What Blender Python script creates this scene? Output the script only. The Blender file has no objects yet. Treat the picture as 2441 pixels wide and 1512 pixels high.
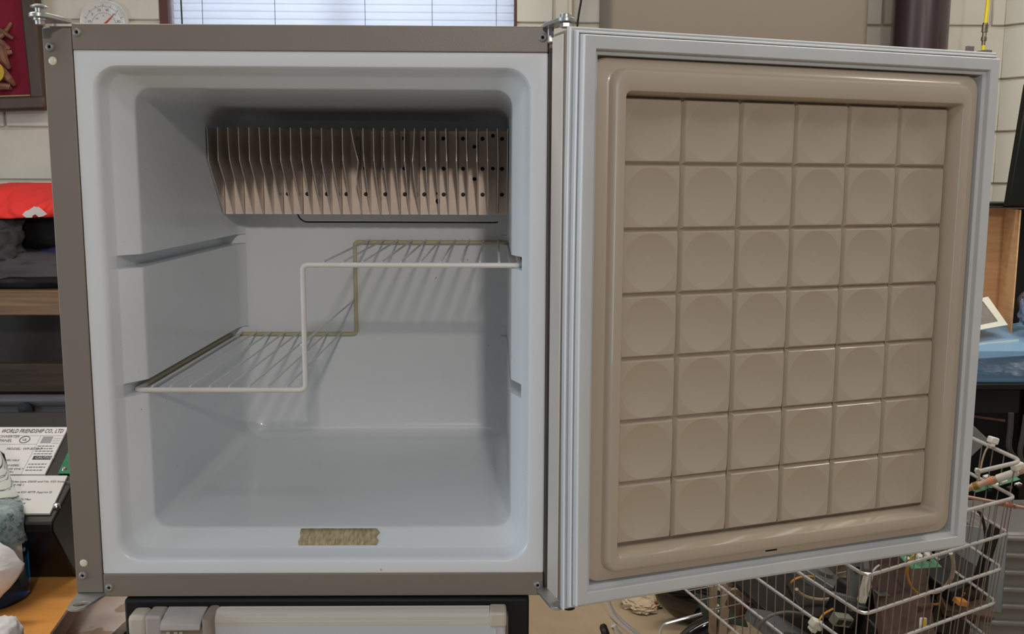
import bpy, bmesh, math, random
from mathutils import Vector, Matrix, Euler, noise
random.seed(7)
PI = math.pi
Z0 = 0.95                      # height of the freezer's bottom rail above the floor
sc = bpy.context.scene
col = sc.collection

# ------------------------------------------------------------------ camera, sky, lights, exposure
F, CAM = 2307.5, Vector((.4351, -1.034, .4614))
yaw, pit, rol = .0175, -.1401, .0041
fwd = Vector((math.sin(yaw)*math.cos(pit), math.cos(yaw)*math.cos(pit), math.sin(pit)))
rgt = Vector((math.cos(yaw), -math.sin(yaw), 0)); upv = rgt.cross(fwd)
r2 = rgt*math.cos(rol)+upv*math.sin(rol); u2 = -rgt*math.sin(rol)+upv*math.cos(rol)
cd = bpy.data.cameras.new('camera'); cam = bpy.data.objects.new('camera', cd); col.objects.link(cam)
cd.sensor_width = 36; cd.lens = F/2441*36; cd.clip_start = .05
m = Matrix((r2, u2, -fwd)).transposed().to_4x4(); m.translation = CAM+Vector((0, 0, Z0)); cam.matrix_world = m
sc.camera = cam
sc.view_settings.view_transform = 'Standard'; sc.view_settings.look = 'None'
sc.view_settings.exposure = -1.08; sc.view_settings.gamma = 1; sc.view_settings.use_curve_mapping = False
w = bpy.data.worlds.new('sky'); sc.world = w; w.use_nodes = True
w.node_tree.nodes['Background'].inputs[0].default_value = (.88, .93, 1.0, 1)
w.node_tree.nodes['Background'].inputs[1].default_value = .27

def area(name, loc, target, sx, sy, power, colr, spread=PI):
    l = bpy.data.lights.new(name, 'AREA'); l.shape = 'RECTANGLE'; l.size = sx; l.size_y = sy
    l.energy = power; l.color = colr; l.spread = spread
    o = bpy.data.objects.new(name, l); col.objects.link(o); o.location = Vector(loc)+Vector((0, 0, Z0))
    d = Vector(target)-Vector(loc); o.rotation_euler = d.to_track_quat('-Z', 'Y').to_euler(); return o
# daylight of the open bay door, front left of the freezer; warm ceiling tubes; added fills; one tube seen nearly end on
area('bay_daylight', (-2.95, -.85, .55), (.45, 0, .3), 1.6, 2.0, 76, (.68, .85, 1.0))
area('ceiling_tube_back', (1.2, 1.35, 1.95), (1.2, 1.5, 0), 2.4, .3, 56, (1.0, .95, .88))
area('ceiling_tube_left', (-.8, .40, 1.95), (-.7, .4, 0), .3, .8, 40, (1.0, .92, .80))
area('right_fill', (2.2, .2, 1.95), (2.0, 1.0, 0), .3, 1.6, 58, (1.0, .92, .80))  # warm light added to brighten the rack and right wall
area('front_fill', (.1, -4.6, .35), (.25, 0, .3), 3.0, 2.2, 6, (.98, .98, 1.0))  # soft frontal light added to reach the freezer's back wall
area('overhead_fill', (.1, -1.3, 1.95), (.1, -.6, 0), 1.2, .3, 13, (.98, .98, 1.0))  # light added from above to brighten the freezer's floor
area('bench_lamp', (.78, -3.2, 1.42), (.3, 0, .3), .15, .15, 60, (1.0, .92, .84))
area('window_daylight', (-.13, 3.4, 1.5), (-.13, 2.6, 1.3), 1.5, 1.3, 62, (.84, .90, 1.0))

# ------------------------------------------------------------------ helpers
OFF = {}
def at(u, v, Y):
    d = fwd+r2*((u-1220.5)/F)-u2*((v-756)/F); return CAM+d*((Y-CAM.y)/d.y)
def atz(u, v, Z):
    d = fwd+r2*((u-1220.5)/F)-u2*((v-756)/F); return CAM+d*((Z-CAM.z)/d.z)
def lin(c): return tuple(((x/255)/12.92 if x/255 <= .04045 else ((x/255+.055)/1.055)**2.4) for x in c)+(1,)
def mat(name, c, rough=.5, metal=0, var=.06, scale=8, bump=0, bscale=60, coat=0, c2=None, ts=0, sss=None, trans=0, alpha=1, ior=1.45, stretch=None):
    m = bpy.data.materials.new(name); m.use_nodes = True; nt = m.node_tree; b = nt.nodes['Principled BSDF']
    c = lin(c); c2 = lin(c2) if c2 else tuple(x*(1-var*3) for x in c[:3])+(1,)
    tc = nt.nodes.new('ShaderNodeTexCoord'); mp = nt.nodes.new('ShaderNodeMapping')
    if stretch: mp.inputs['Scale'].default_value = stretch
    nt.links.new(tc.outputs['Object'], mp.inputs[0])
    n = nt.nodes.new('ShaderNodeTexNoise'); n.inputs['Scale'].default_value = scale; n.inputs['Detail'].default_value = 6
    nt.links.new(mp.outputs[0], n.inputs['Vector'])
    r = nt.nodes.new('ShaderNodeValToRGB'); r.color_ramp.elements[0].position = .3; r.color_ramp.elements[1].position = .7
    r.color_ramp.elements[0].color = c2; r.color_ramp.elements[1].color = c
    nt.links.new(n.outputs['Fac'], r.inputs[0]); nt.links.new(r.outputs[0], b.inputs['Base Color'])
    b.inputs['Roughness'].default_value = rough; b.inputs['Metallic'].default_value = metal
    b.inputs['Coat Weight'].default_value = coat; b.inputs['Transmission Weight'].default_value = trans; b.inputs['IOR'].default_value = ior
    b.inputs['Alpha'].default_value = alpha
    if bump:
        n2 = nt.nodes.new('ShaderNodeTexNoise'); n2.inputs['Scale'].default_value = bscale; n2.inputs['Detail'].default_value = 4
        nt.links.new(mp.outputs[0], n2.inputs['Vector'])
        bp = nt.nodes.new('ShaderNodeBump'); bp.inputs['Strength'].default_value = bump; bp.inputs['Distance'].default_value = .002
        nt.links.new(n2.outputs['Fac'], bp.inputs['Height']); nt.links.new(bp.outputs[0], b.inputs['Normal'])
    return m
def specks(m, dark, thr=.72, scale=60):
    nt = m.node_tree; b = nt.nodes['Principled BSDF']; src = b.inputs['Base Color'].links[0].from_socket
    tc = nt.nodes.new('ShaderNodeTexCoord'); n = nt.nodes.new('ShaderNodeTexNoise'); n.inputs['Scale'].default_value = scale; n.inputs['Detail'].default_value = 2
    nt.links.new(tc.outputs['Object'], n.inputs['Vector'])
    mr = nt.nodes.new('ShaderNodeMapRange'); mr.inputs[1].default_value = thr; mr.inputs[2].default_value = thr+.04; nt.links.new(n.outputs['Fac'], mr.inputs[0])
    mx = nt.nodes.new('ShaderNodeMix'); mx.data_type = 'RGBA'; nt.links.new(mr.outputs[0], mx.inputs[0]); nt.links.new(src, mx.inputs[6]); mx.inputs[7].default_value = lin(dark)
    nt.links.new(mx.outputs[2], b.inputs['Base Color']); return m

def finish(name, me, m, parent=None, label=None, cat=None, group=None, kind=None, loc=None, rot=None, sharp=32, bevel=0, seg=2, world=True):
    """world=True: vertices are given in the shop's own coordinates; they are moved to the parent's (or a base) origin"""
    if sharp is not None:
        for p in me.polygons: p.use_smooth = True
        me.set_sharp_from_angle(angle=math.radians(sharp))
    if m: me.materials.append(m)
    o = bpy.data.objects.new(name, me); col.objects.link(o)
    if world:
        if parent: base = OFF[parent]
        else:
            vs = [v.co for v in me.vertices]
            base = Vector(((min(v.x for v in vs)+max(v.x for v in vs))/2, (min(v.y for v in vs)+max(v.y for v in vs))/2, min(v.z for v in vs)))
            o.location = base
        me.transform(Matrix.Translation(-base)); OFF[o] = base
    if loc is not None: o.location = loc
    if rot is not None: o.rotation_euler = rot
    if parent: o.parent = parent
    if label: o['label'] = label
    if cat: o['category'] = cat
    if group: o['group'] = group
    if kind: o['kind'] = kind
    if bevel:
        b = o.modifiers.new('bevel', 'BEVEL'); b.width = bevel; b.segments = seg; b.limit_method = 'ANGLE'; b.angle_limit = math.radians(40)
    return o
def obj(name, bm, m, parent=None, **k):
    bmesh.ops.recalc_face_normals(bm, faces=bm.faces[:])
    me = bpy.data.meshes.new(name); bm.to_mesh(me); bm.free(); return finish(name, me, m, parent, **k)
def thing(name, label, cat, loc, group=None, rot=None):
    o = bpy.data.objects.new(name, None); o.empty_display_size = .02; col.objects.link(o); o.location = loc; OFF[o] = Vector(loc)
    o['label'] = label; o['category'] = cat
    if group: o['group'] = group
    if rot: o.rotation_euler = rot
    return o
def sub(parent, name, me, m, loc=(0, 0, 0), rot=None, label=None):    # piece sharing a mesh; loc in parent's own frame
    o = bpy.data.objects.new(name, me); col.objects.link(o); o.parent = parent; o.location = loc
    if rot: o.rotation_euler = rot
    if m and not me.materials: me.materials.append(m)
    if label: o['label'] = label
    OFF[o] = Vector((0, 0, 0)); return o
def mesh_of(bm, sharp=32, name='piece'):
    bmesh.ops.recalc_face_normals(bm, faces=bm.faces[:])
    me = bpy.data.meshes.new(name); bm.to_mesh(me); bm.free()
    for p in me.polygons: p.use_smooth = True
    me.set_sharp_from_angle(angle=math.radians(sharp)); return me
def B(): return bmesh.new()
def box(bm, a, b, M=None):
    x0, y0, z0 = a; x1, y1, z1 = b
    v = [bm.verts.new((Vector(p) if M is None else M @ Vector(p))) for p in
         [(x0, y0, z0), (x1, y0, z0), (x1, y1, z0), (x0, y1, z0), (x0, y0, z1), (x1, y0, z1), (x1, y1, z1), (x0, y1, z1)]]
    for f in [(0, 3, 2, 1), (4, 5, 6, 7), (0, 1, 5, 4), (1, 2, 6, 5), (2, 3, 7, 6), (3, 0, 4, 7)]: bm.faces.new([v[i] for i in f])
    return bm
def prism(bm, pts, d):                                       # closed polygon swept by d
    d = Vector(d); a = [bm.verts.new(Vector(p)) for p in pts]; b = [bm.verts.new(Vector(p)+d) for p in pts]; n = len(pts)
    bm.faces.new(a[::-1]); bm.faces.new(b)
    for i in range(n): bm.faces.new((a[i], a[(i+1) % n], b[(i+1) % n], b[i]))
    return bm
def loft(bm, rings, cap0=False, cap1=False, closed=True):
    R = [[bm.verts.new(p) for p in r] for r in rings]; n = len(R[0])
    for a, b in zip(R, R[1:]):
        for i in range(n if closed else n-1):
            q = [a[i], a[(i+1) % n], b[(i+1) % n], b[i]]
            try: bm.faces.new(q)
            except ValueError: pass
    if cap0: bm.faces.new(R[0][::-1])
    if cap1: bm.faces.new(R[-1])
    return R
def lathe(bm, prof, n=24, M=None, cap=True):                 # profile of (r, h) about local z
    M = M or Matrix.Identity(4)
    rings = [[M @ Vector((max(r, 1e-5)*math.cos(2*PI*i/n), max(r, 1e-5)*math.sin(2*PI*i/n), h)) for i in range(n)] for r, h in prof]
    loft(bm, rings, cap, cap); return bm
def rounded(pts, r, n=5, closed=False):                      # polyline with its corners rounded
    pts = [Vector(p) for p in pts]; out = []
    N = len(pts)
    for i, p in enumerate(pts):
        if not closed and i in (0, N-1): out.append(p); continue
        a, b = pts[i-1], pts[(i+1) % N]; da = (a-p); db = (b-p); k = min(r, da.length*.45, db.length*.45)
        A = p+da.normalized()*k; Bp = p+db.normalized()*k
        for j in range(n+1):
            t = j/n; out.append(A*(1-t)**2+p*2*t*(1-t)+Bp*t*t)
    return out
def tube(bm, pts, r, n=8, closed=False):
    pts = [Vector(p) for p in pts]; N = len(pts); rings = []; up = None
    for i in range(N):
        if closed: t = (pts[(i+1) % N]-pts[i-1])
        else: t = pts[min(i+1, N-1)]-pts[max(i-1, 0)]
        t = t.normalized() if t.length > 1e-9 else Vector((0, 0, 1))
        if up is None: up = t.orthogonal().normalized()
        up = (up-t*up.dot(t)); up = up.normalized() if up.length > 1e-6 else t.orthogonal().normalized()
        s = t.cross(up); rr = r[i] if isinstance(r, (list, tuple)) else r
        rings.append([pts[i]+(up*math.cos(2*PI*k/n)+s*math.sin(2*PI*k/n))*rr for k in range(n)])
    if closed: rings.append(rings[0])
    loft(bm, rings, not closed, not closed)
    if closed: bmesh.ops.remove_doubles(bm, verts=bm.verts[:], dist=1e-6)
    return bm
def rrect(x0, x1, z0, z1, r, n=6):                           # rounded rectangle, counter clockwise from lower right corner
    pts = []
    for cx, cz, a in ((x1-r, z0+r, -90), (x1-r, z1-r, 0), (x0+r, z1-r, 90), (x0+r, z0+r, 180)):
        for k in range(n+1):
            t = math.radians(a+90*k/n); pts.append((cx+r*math.cos(t), cz+r*math.sin(t)))
    return pts
def text(body, size, parent, m, name, loc, rot, ext=.0002, align='LEFT', sx=1):
    c = bpy.data.curves.new(name, 'FONT'); c.body = body; c.size = size; c.extrude = ext; c.align_x = align; c.resolution_u = 2
    t = bpy.data.objects.new(name+'_tmp', c); col.objects.link(t); bpy.context.view_layer.update()
    me = bpy.data.meshes.new_from_object(t.evaluated_get(bpy.context.evaluated_depsgraph_get()))
    bpy.data.objects.remove(t); me.transform(Matrix.Diagonal((sx, 1, 1, 1)))
    return sub(parent, name, me, m, loc, rot)

# ------------------------------------------------------------------ materials
M = {}
M['liner'] = specks(mat('white_liner_plastic', (223, 227, 230), .30, var=.012, scale=5, coat=.25), (150, 146, 134), .76, 120)
M['taupe'] = mat('taupe_enamelled_steel', (132, 123, 113), .42, var=.03, scale=6, bump=.05, bscale=400)
M['taupe_dark'] = mat('taupe_side_steel', (112, 102, 92), .45, var=.04, scale=8)
M['steel'] = mat('zinc_plated_steel', (196, 198, 196), .36, .7, var=.1, scale=60, bump=.1, bscale=200)
M['rivet'] = mat('grey_rivet_metal', (150, 148, 147), .42, .25, var=.05)
M['hole'] = mat('dark_hole', (8, 8, 8), .9, var=.02)
M['alu'] = mat('cast_aluminium', (252, 232, 214), .38, .05, var=.07, scale=30, bump=.12, bscale=90)
M['fin'] = mat('fin_aluminium', (232, 222, 214), .34, .6, var=.1, scale=22, bump=.08)
M['door_plastic'] = mat('beige_moulded_plastic', (184, 170, 152), .30, var=.02, scale=5, coat=.35)
M['gasket'] = mat('grey_white_gasket', (202, 206, 208), .45, var=.03, scale=12)
M['gasket_lip'] = mat('gasket_lip', (234, 238, 244), .4, var=.02)
M['white_wire'] = mat('white_coated_wire', (222, 220, 216), .35, var=.03, scale=20)
M['yellow_wire'] = mat('yellowed_coated_wire', (196, 188, 150), .4, var=.05, scale=15)
M['black'] = mat('black_plastic', (14, 14, 15), .45, var=.05)
M['black_body'] = mat('black_painted_steel', (9, 9, 11), .6, var=.05)
M['cream'] = mat('yellowed_cream_plastic', (196, 188, 174), .42, var=.03, scale=20)
M['white_door'] = mat('white_door_enamel', (196, 200, 206), .25, var=.02, scale=4, coat=.3)
M['tape'] = mat('aged_masking_tape', (196, 182, 146), .8, c2=(150, 128, 92), scale=220, bump=.6, bscale=300, stretch=(1.6, .5, .5))
M['block'] = mat('cream_painted_block', (208, 204, 193), .7, var=.03, scale=7, bump=.45, bscale=45)
M['mortar'] = mat('painted_mortar', (196, 188, 172), .8, var=.04, scale=9, bump=.3)
M['floor'] = mat('worn_concrete', (178, 158, 130), .75, var=.05, scale=6, bump=.2, bscale=30)
M['ceiling'] = mat('white_ceiling', (200, 196, 188), .8, var=.02)
M['maroon'] = mat('dark_red_lacquer', (88, 44, 40), .5)

# ------------------------------------------------------------------ the setting
YB = 2.6
bm = box(B(), (-4.2, -4.0, -Z0-.05), (4.2, YB+.02, -Z0)); obj('floor', bm, M['floor'], kind='structure', sharp=None)
# back wall: mortar slab with openings for the window, painted blocks proud of it
WX0, WX1, WZ0, WZ1 = -.775, .508, .92, 2.05
pitch = .1906; zc = .8353
bm = B()
for a, b in (((-3.2, 0), (WX0, 2.1)), ((WX1, 0), (2.30, 2.1))):
    box(bm, (a[0], YB, -Z0), (b[0], YB+.16, b[1]))
box(bm, (WX0, YB, -Z0), (WX1, YB+.16, WZ0)); box(bm, (WX0, YB, WZ1), (WX1, YB+.16, 2.1))
wall = obj('wall_back', bm, M['mortar'], kind='structure', sharp=None)
def block_mesh(w_, h_, d_, seed):
    b = B(); box(b, (0, -d_, 0), (w_, .002, h_)); bmesh.ops.bevel(b, geom=b.edges[:], offset=.004, segments=1, affect='EDGES'); return mesh_of(b, 40)
full = [block_mesh(.3932, pitch-.009, .008+.0012*i, i) for i in range(3)]; cache = {}
xj = at(2102, 40, YB).x
for r in range(-9, 7):
    z = zc+pitch*r+.0045
    if z < -Z0: continue
    off = xj+(.2 if r % 2 == 0 else 0)
    k0 = int((-3.15-off)/.4)-1
    for k in range(k0, k0+16):
        x = off+.4*k
        segs = [(x+.0034, x+.3966)]
        if z+pitch > WZ0 and z < WZ1:
            ns = []
            for a, b in segs:
                if b <= WX0 or a >= WX1: ns.append((a, b))
                else:
                    if a < WX0-.03: ns.append((a, WX0))
                    if b > WX1+.03: ns.append((WX1, b))
            segs = ns
        for a, b in segs:
            a = max(a, -3.2); b = min(b, 2.30)
            if b-a < .03: continue
            if abs(b-a-.3932) < 1e-3: me = random.choice(full)
            else:
                key = round(b-a, 3)
                if key not in cache: cache[key] = block_mesh(b-a, pitch-.009, .009, 3)
                me = cache[key]
            sub(wall, 'block', me, M['block'], Vector((a, YB, z))-OFF[wall])
# right wall comes towards the camera at an angle, same courses
RW = Vector((2.30, YB, 0)); ra = math.radians(-52)
bm = box(B(), (0, 0, -Z0), (2.4, .15, 2.1)); 
rw = obj('wall_right', bm, M['mortar'], kind='structure', sharp=None, world=False, loc=RW, rot=(0, 0, ra)); OFF[rw] = Vector((0, 0, 0))
for r in range(-9, 7):
    z = zc+pitch*r+.0045
    if z < -Z0: continue
    for k in range(-1, 6):
        a = max(.003, .4*k+(.2 if r % 2 else 0)+.003); b = min(2.4, .4*k+(.2 if r % 2 else 0)+.3966)
        if b-a < .05: continue
        key = round(b-a, 3)
        if key not in cache: cache[key] = block_mesh(b-a, pitch-.009, .009, 3)
        sub(rw, 'block', cache[key], M['block'], (a, 0, z))
bm = box(B(), (-4.2, -.4, 2.1), (4.2, YB+.2, 2.15)); obj('ceiling', bm, M['ceiling'], kind='structure', sharp=None)
bm = box(B(), (-3.25, -.6, -Z0), (-3.2, YB, 2.1)); obj('wall_left', bm, M['block'], kind='structure', sharp=None)

# window with closed mini blind
bm = B()
for a, b in (((WX0, WZ0), (WX0+.03, WZ1)), ((WX1-.006, WZ0), (WX1+.004, WZ1))): box(bm, (a[0], YB-.012, a[1]), (b[0], YB+.14, b[1]))
box(bm, (WX0, YB+.10, WZ0), (WX1, YB+.14, WZ0+.04)); box(bm, (WX0, YB+.10, WZ1-.04), (WX1, YB+.14, WZ1)); box(bm, (-.15, YB+.11, WZ0), (-.12, YB+.14, WZ1))
win = obj('window_1', bm, M['maroon'], kind='structure', sharp=None, bevel=.002)
bm = box(B(), (WX0+.03, YB+.12, WZ0+.04), (WX1-.006, YB+.124, WZ1-.04)); gm = mat('window_glass', (235, 240, 245), .02, trans=1, var=0); obj('pane', bm, gm, win, sharp=None)
slm = bpy.data.materials.new('translucent_blind_slat'); slm.use_nodes = True; nt = slm.node_tree; nt.nodes.clear()
out = nt.nodes.new('ShaderNodeOutputMaterial'); ms = nt.nodes.new('ShaderNodeMixShader'); df = nt.nodes.new('ShaderNodeBsdfDiffuse'); tl = nt.nodes.new('ShaderNodeBsdfTranslucent')
df.inputs[0].default_value = lin((235, 236, 240)); tl.inputs[0].default_value = lin((236, 240, 250)); ms.inputs[0].default_value = .75
nt.links.new(df.outputs[0], ms.inputs[1]); nt.links.new(tl.outputs[0], ms.inputs[2]); nt.links.new(ms.outputs[0], out.inputs[0])
bl = thing('mini_blind', 'closed white mini blind glowing with daylight in the back window', 'blind', (-.13, YB+.04, WZ0))
b = B(); prof = [(-.0135*math.sin(t)*.2-.004*math.cos(t*1.0), 0) for t in (0,)]
rings = []
for i in range(5):
    t = (i-2)/2; rings.append([Vector((x, .003*(1-t*t)-.0035*t, .0142*t)) for x in (WX0+.035, WX1-.0065)])
loft(b, rings, closed=False); slat = mesh_of(b, 80)
zs = at(600, 44.5, YB+.04).z
k = -3
while zs+.0269*k < WZ1-.06:
    z = zs+.0269*k+.0134
    if z > WZ0+.03: sub(bl, 'slat', slat, slm, Vector((0, YB+.04, z))-OFF[bl])
    k += 1
cord = mat('green_grey_cord', (70, 92, 92), .8)
for px in (482, 655, 870, 1030, 1183):
    x = at(px, 30, YB+.03).x; obj('ladder_cord', tube(B(), [(x, YB+.033, WZ0+.02), (x, YB+.033, WZ1-.05)], .0011, 5), cord, bl)
x = at(431, 30, YB+.02).x; obj('tilt_wand', tube(B(), [(x-.004, YB+.018, WZ1-.08), (x+.003, YB+.022, WZ0+.03)], .0032, 6), mat('green_wand', (40, 74, 58), .4), bl)

# ------------------------------------------------------------------ the freezer compartment
fr = thing('freezer', 'open taupe and white single door freezer compartment standing on the black fridge', 'freezer', (.23, .25, 0))
H, XR, XL = .6194, .4895, -.0305
bm = B()                                                     # outer case, open at the front
prism(bm, [(XL+.002, .012, .004), (XR+.006, .012, .004), (XR+.006, .56, .004), (XL+.002, .56, .004)], (0, 0, .002))
prism(bm, [(XL+.002, .012, H-.003), (XR+.006, .012, H-.003), (XR+.006, .56, H-.003), (XL+.002, .56, H-.003)], (0, 0, .002))
box(bm, (XL+.002, .012, .006), (XL+.004, .56, H-.003)); box(bm, (XR+.004, .0, .006), (XR+.006, .56, H-.003)); box(bm, (XL+.004, .558, .006), (XR+.004, .56, H-.003))
obj('case', bm, M['taupe_dark'], fr, sharp=None)
# liner: flange, stepped throat, cavity with shelf grooves in both side walls
zn = [(.2216, .2372), (.3640, .3790)]
def lring(y, x0, x1, z0, z1, r, nl, nr):
    pts = []; n = 6
    def arc(cx, cz, a):
        for k in range(n+1):
            t = math.radians(a+90*k/n); pts.append((cx+r*math.cos(t), cz+r*math.sin(t)))
    arc(x1-r, z0+r, -90)
    for a, b in zn: pts.extend([(x1, a), (nr, a+.0012), (nr, b-.0012), (x1, b)])
    arc(x1-r, z1-r, 0); arc(x0+r, z1-r, 90)
    for a, b in zn[::-1]: pts.extend([(x0, b), (nl, b-.0012), (nl, a+.0012), (x0, a)])
    arc(x0+r, z0+r, 180)
    return [Vector((p[0], y, p[1])) for p in pts]
Rg = [(0, 0, XR, .0266, .5928, .0012, None), (0, .0155, .4745, .0385, .5795, .027, None), (.0008, .0175, .4728, .0403, .5778, .026, None),
      (.0030, .0195, .4712, .0420, .5766, .025, None), (.0075, .0212, .4700, .0434, .5755, .024, None), (.0205, .0247, .4640, .0464, .5736, .022, None),
      (.0225, .0262, .4628, .0476, .5728, .021, 1), (.0455, .0414, .4541, .0614, .5605, .018, 1), (.0475, .0426, .4533, .0625, .5596, .0175, 1), (.0515, .0430, .4531, .0630, .5592, .0175, 1),
      (.20, .0430, .4531, .0630, .5592, .018, 1), (.435, .0430, .4531, .0630, .5592, .02, 1), (.448, .046, .4505, .0660, .5565, .022, 2),
      (.4565, .053, .4440, .0730, .5500, .026, None), (.460, .062, .4350, .0820, .5410, .03, None)]
rings = []
for y, x0, x1, z0, z1, r, f in Rg:
    nl, nr = (min(x0, .0245), max(x1, .4665)) if f else (x0, x1)
    if f == 2: nl, nr = x0-.012, x1+.01
    rings.append(lring(y, x0, x1, z0, z1, r, nl, nr))
bm = B(); loft(bm, rings, cap1=True); liner = obj('liner', bm, M['liner'], fr, sharp=28)
for n_, x0, x1, z0, z1 in (('top_rail', .0, XR, .5928, H), ('bottom_rail', .0, XR, 0, .0266)):
    bm = box(B(), (x0, -.0022, z0), (x1, .012, z1)); obj(n_, bm, M['taupe'], fr, bevel=.0012)
bm = box(B(), (XL, -.0015, .0046), (-.0008, .012, .6150)); obj('side_rail', bm, M['taupe'], fr, bevel=.0010)
bm = box(B(), (XR+.0006, -.001, .004), (XR+.006, .010, .617)); obj('hinge_side_strip', bm, M['taupe_dark'], fr, bevel=.001)
RX = Matrix.Rotation(PI/2, 4, 'X')
b = B(); lathe(b, [(.0016, -.001), (.0016, .0016), (.0024, .0022), (.0036, .0019), (.0045, .0008), (.0048, 0)], 20, RX, cap=False); rv = mesh_of(b, 50)
b = B(); lathe(b, [(0, .0004), (.0016, .0004)], 12, RX, cap=False); rvh = mesh_of(b, 50)
for x, z in ((.0056, .6103), (-.0230, .5955), (.4839, .6080), (-.0220, .0253), (.0064, .0110), (.4833, .0124)):
    o = sub(fr, 'rivet', rv, M['rivet'], Vector((x, -.0020, z))-OFF[fr]); sub(o, 'rivet_hole', rvh, M['hole'], (0, -.0002, 0))
b = B(); lathe(b, [(0, .0012), (.0022, .0011), (.0036, .0006), (.0043, 0)], 18, RX, cap=False); plug = mesh_of(b, 50)
for x, z in ((-.0213, .5817), (-.0207, .0394)): sub(fr, 'plug', plug, mat('pearly_plug', (236, 228, 206), .2) if not plug.materials else None, Vector((x, -.0016, z))-OFF[fr])
# hinge brackets
def plate(base_a, base_b, tip, R, z0, z1, hole=None, hr=(.004, .004), ha=0, name='hinge_bracket', m=None):
    bm = B(); c = Vector(tip); poly = []
    A, Bb = Vector(base_a), Vector(base_b)
    a0 = math.atan2((A-c).y, (A-c).x); a1 = math.atan2((Bb-c).y, (Bb-c).x)
    hc = Vector(hole) if hole else c; N = 40
    arcp = [c+Vector((math.cos(t), math.sin(t)))*R for t in [2*PI*i/24 for i in range(24)]]
    import itertools
    P2 = sorted({(round(p.x, 6), round(p.y, 6)) for p in arcp+[A, Bb]})
    def half(ps):
        h = []
        for p in ps:
            while len(h) >= 2 and (h[-1][0]-h[-2][0])*(p[1]-h[-2][1])-(h[-1][1]-h[-2][1])*(p[0]-h[-2][0]) <= 0: h.pop()
            h.append(p)
        return h
    hull = half(P2)[:-1]+half(P2[::-1])[:-1]
    outer = []; inner = []
    for i in range(N):
        t = 2*PI*i/N; d = Vector((math.cos(t), math.sin(t))); best = .001
        for j in range(len(hull)):
            p = Vector(hull[j]); q = Vector(hull[(j+1) % len(hull)]); e = q-p; den = d.x*e.y-d.y*e.x
            if abs(den) < 1e-12: continue
            w_ = p-hc; s = (w_.x*e.y-w_.y*e.x)/den; k_ = (w_.x*d.y-w_.y*d.x)/den
            if s > 0 and -1e-6 <= k_ <= 1+1e-6: best = max(best, s)
        outer.append(hc+d*best)
        l = Vector((hr[0]*math.cos(t-ha), hr[1]*math.sin(t-ha))); inner.append(hc+Vector((l.x*math.cos(ha)-l.y*math.sin(ha), l.x*math.sin(ha)+l.y*math.cos(ha))))
    v = lambda p, z: Vector((p.x, p.y, z))
    rs = [[v(p, z1) for p in inner], [v(p, z1) for p in outer], [v(p, z0) for p in outer], [v(p, z0) for p in inner]]
    rs.append(rs[0]); loft(bm, rs); bmesh.ops.remove_doubles(bm, verts=bm.verts[:], dist=1e-6)
    return obj(name, bm, m or M['steel'], fr, bevel=.0006, seg=1)
plate((XL+.001, .004), (.0035, .004), (-.0165, -.0330), .0100, .0012, .0042, (-.0135, -.0290), (.0085, .0052), .45)
hb = plate((XL+.001, .004), (.0005, .004), (-.0175, -.0330), .0100, .6195, .6238, (-.0175, -.0330), (.003, .003))
bm = B(); lathe(bm, [(.0001, .6330), (.004, .6326), (.0078, .6308), (.0084, .6298), (.0074, .6292), (.0042, .6288), (.0040, .6238), (.0001, .6238)], 24, Matrix.Translation((-.0175, -.0330, 0)), cap=False)
obj('hinge_rivet', bm, M['steel'], fr)
bm = B(); lathe(bm, [(.0001, .6194), (.0062, .6194), (.0062, .6170), (.0048, .6166), (.0046, .6130), (.0001, .6128)], 20, Matrix.Translation((-.0175, -.0330, 0)), cap=False)
obj('hinge_bushing', bm, M['steel'], fr)
PX, PY = .5050, -.0400
plate((.4790, .004), (XR+.006, .006), (PX, PY), .0095, .6175, .6215, (PX, PY), (.003, .003))
bm = box(B(), (XR-.001, -.004, .602), (XR+.006, .006, .6215)); obj('hinge_bracket_leg', bm, M['steel'], fr, bevel=.002)
bm = B(); T = Matrix.Translation((PX, PY, 0)); lathe(bm, [(.0001, .6255), (.0058, .6255), (.0062, .6250), (.0064, .6218), (.0001, .6216)], 18, T, cap=False); obj('hinge_pin_head', bm, M['steel'], fr)
bm = B(); lathe(bm, [(.0001, .6174), (.0050, .6174), (.0060, .6165), (.0060, .6130), (.0050, .6122), (.0001, .6120)], 6, T, cap=False); obj('hinge_nut', bm, M['steel'], fr, sharp=20)
plate((.4790, .004), (XR+.006, .006), (PX-.003, PY-.006), .0080, .0060, .0095, (PX-.003, PY-.006), (.003, .003))
# evaporator
YE, XE0, XE1, ZE0, ZE1 = .375, .0455, .4515, .412, .531
bm = box(B(), (XE0, YE+.004, ZE0+.001), (XE1, YE+.016, ZE1)); box(bm, (XE0+.05, YE+.016, ZE0+.02), (XE1-.05, .4605, ZE1-.02))
ev = obj('evaporator', bm, M['alu'], fr, bevel=.001)
NF = 30; st = (XE1-XE0)/(NF-1)
b = box(B(), (.0012, 0, 0), (st-.0004, .0045, ZE1-ZE0)); sA = mesh_of(b); b = box(B(), (.0004, .0022, 0), (st-.0012, .0045, ZE1-ZE0)); sB = mesh_of(b)
b = B(); lathe(b, [(0, .0010), (.0016, .0010), (.0028, .0004), (.0030, 0)], 12, RX, cap=False); bolt = mesh_of(b, 40)
dk = mat('tarnished_bolt', (62, 56, 52), .5, .4, var=.1, scale=400)
for i in range(NF-1):
    rows = (NF-2-i) % 2 == 0
    x = XE0+st*i
    sub(ev, 'cooling_strip', sA if rows else sB, M['alu'], Vector((x, YE, ZE0))-OFF[ev])
    if rows and i > 5:
        for z in (.5205, .4778, .4410): sub(ev, 'bolt', bolt, dk, Vector((x+st*.5, YE, z))-OFF[ev])
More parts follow.
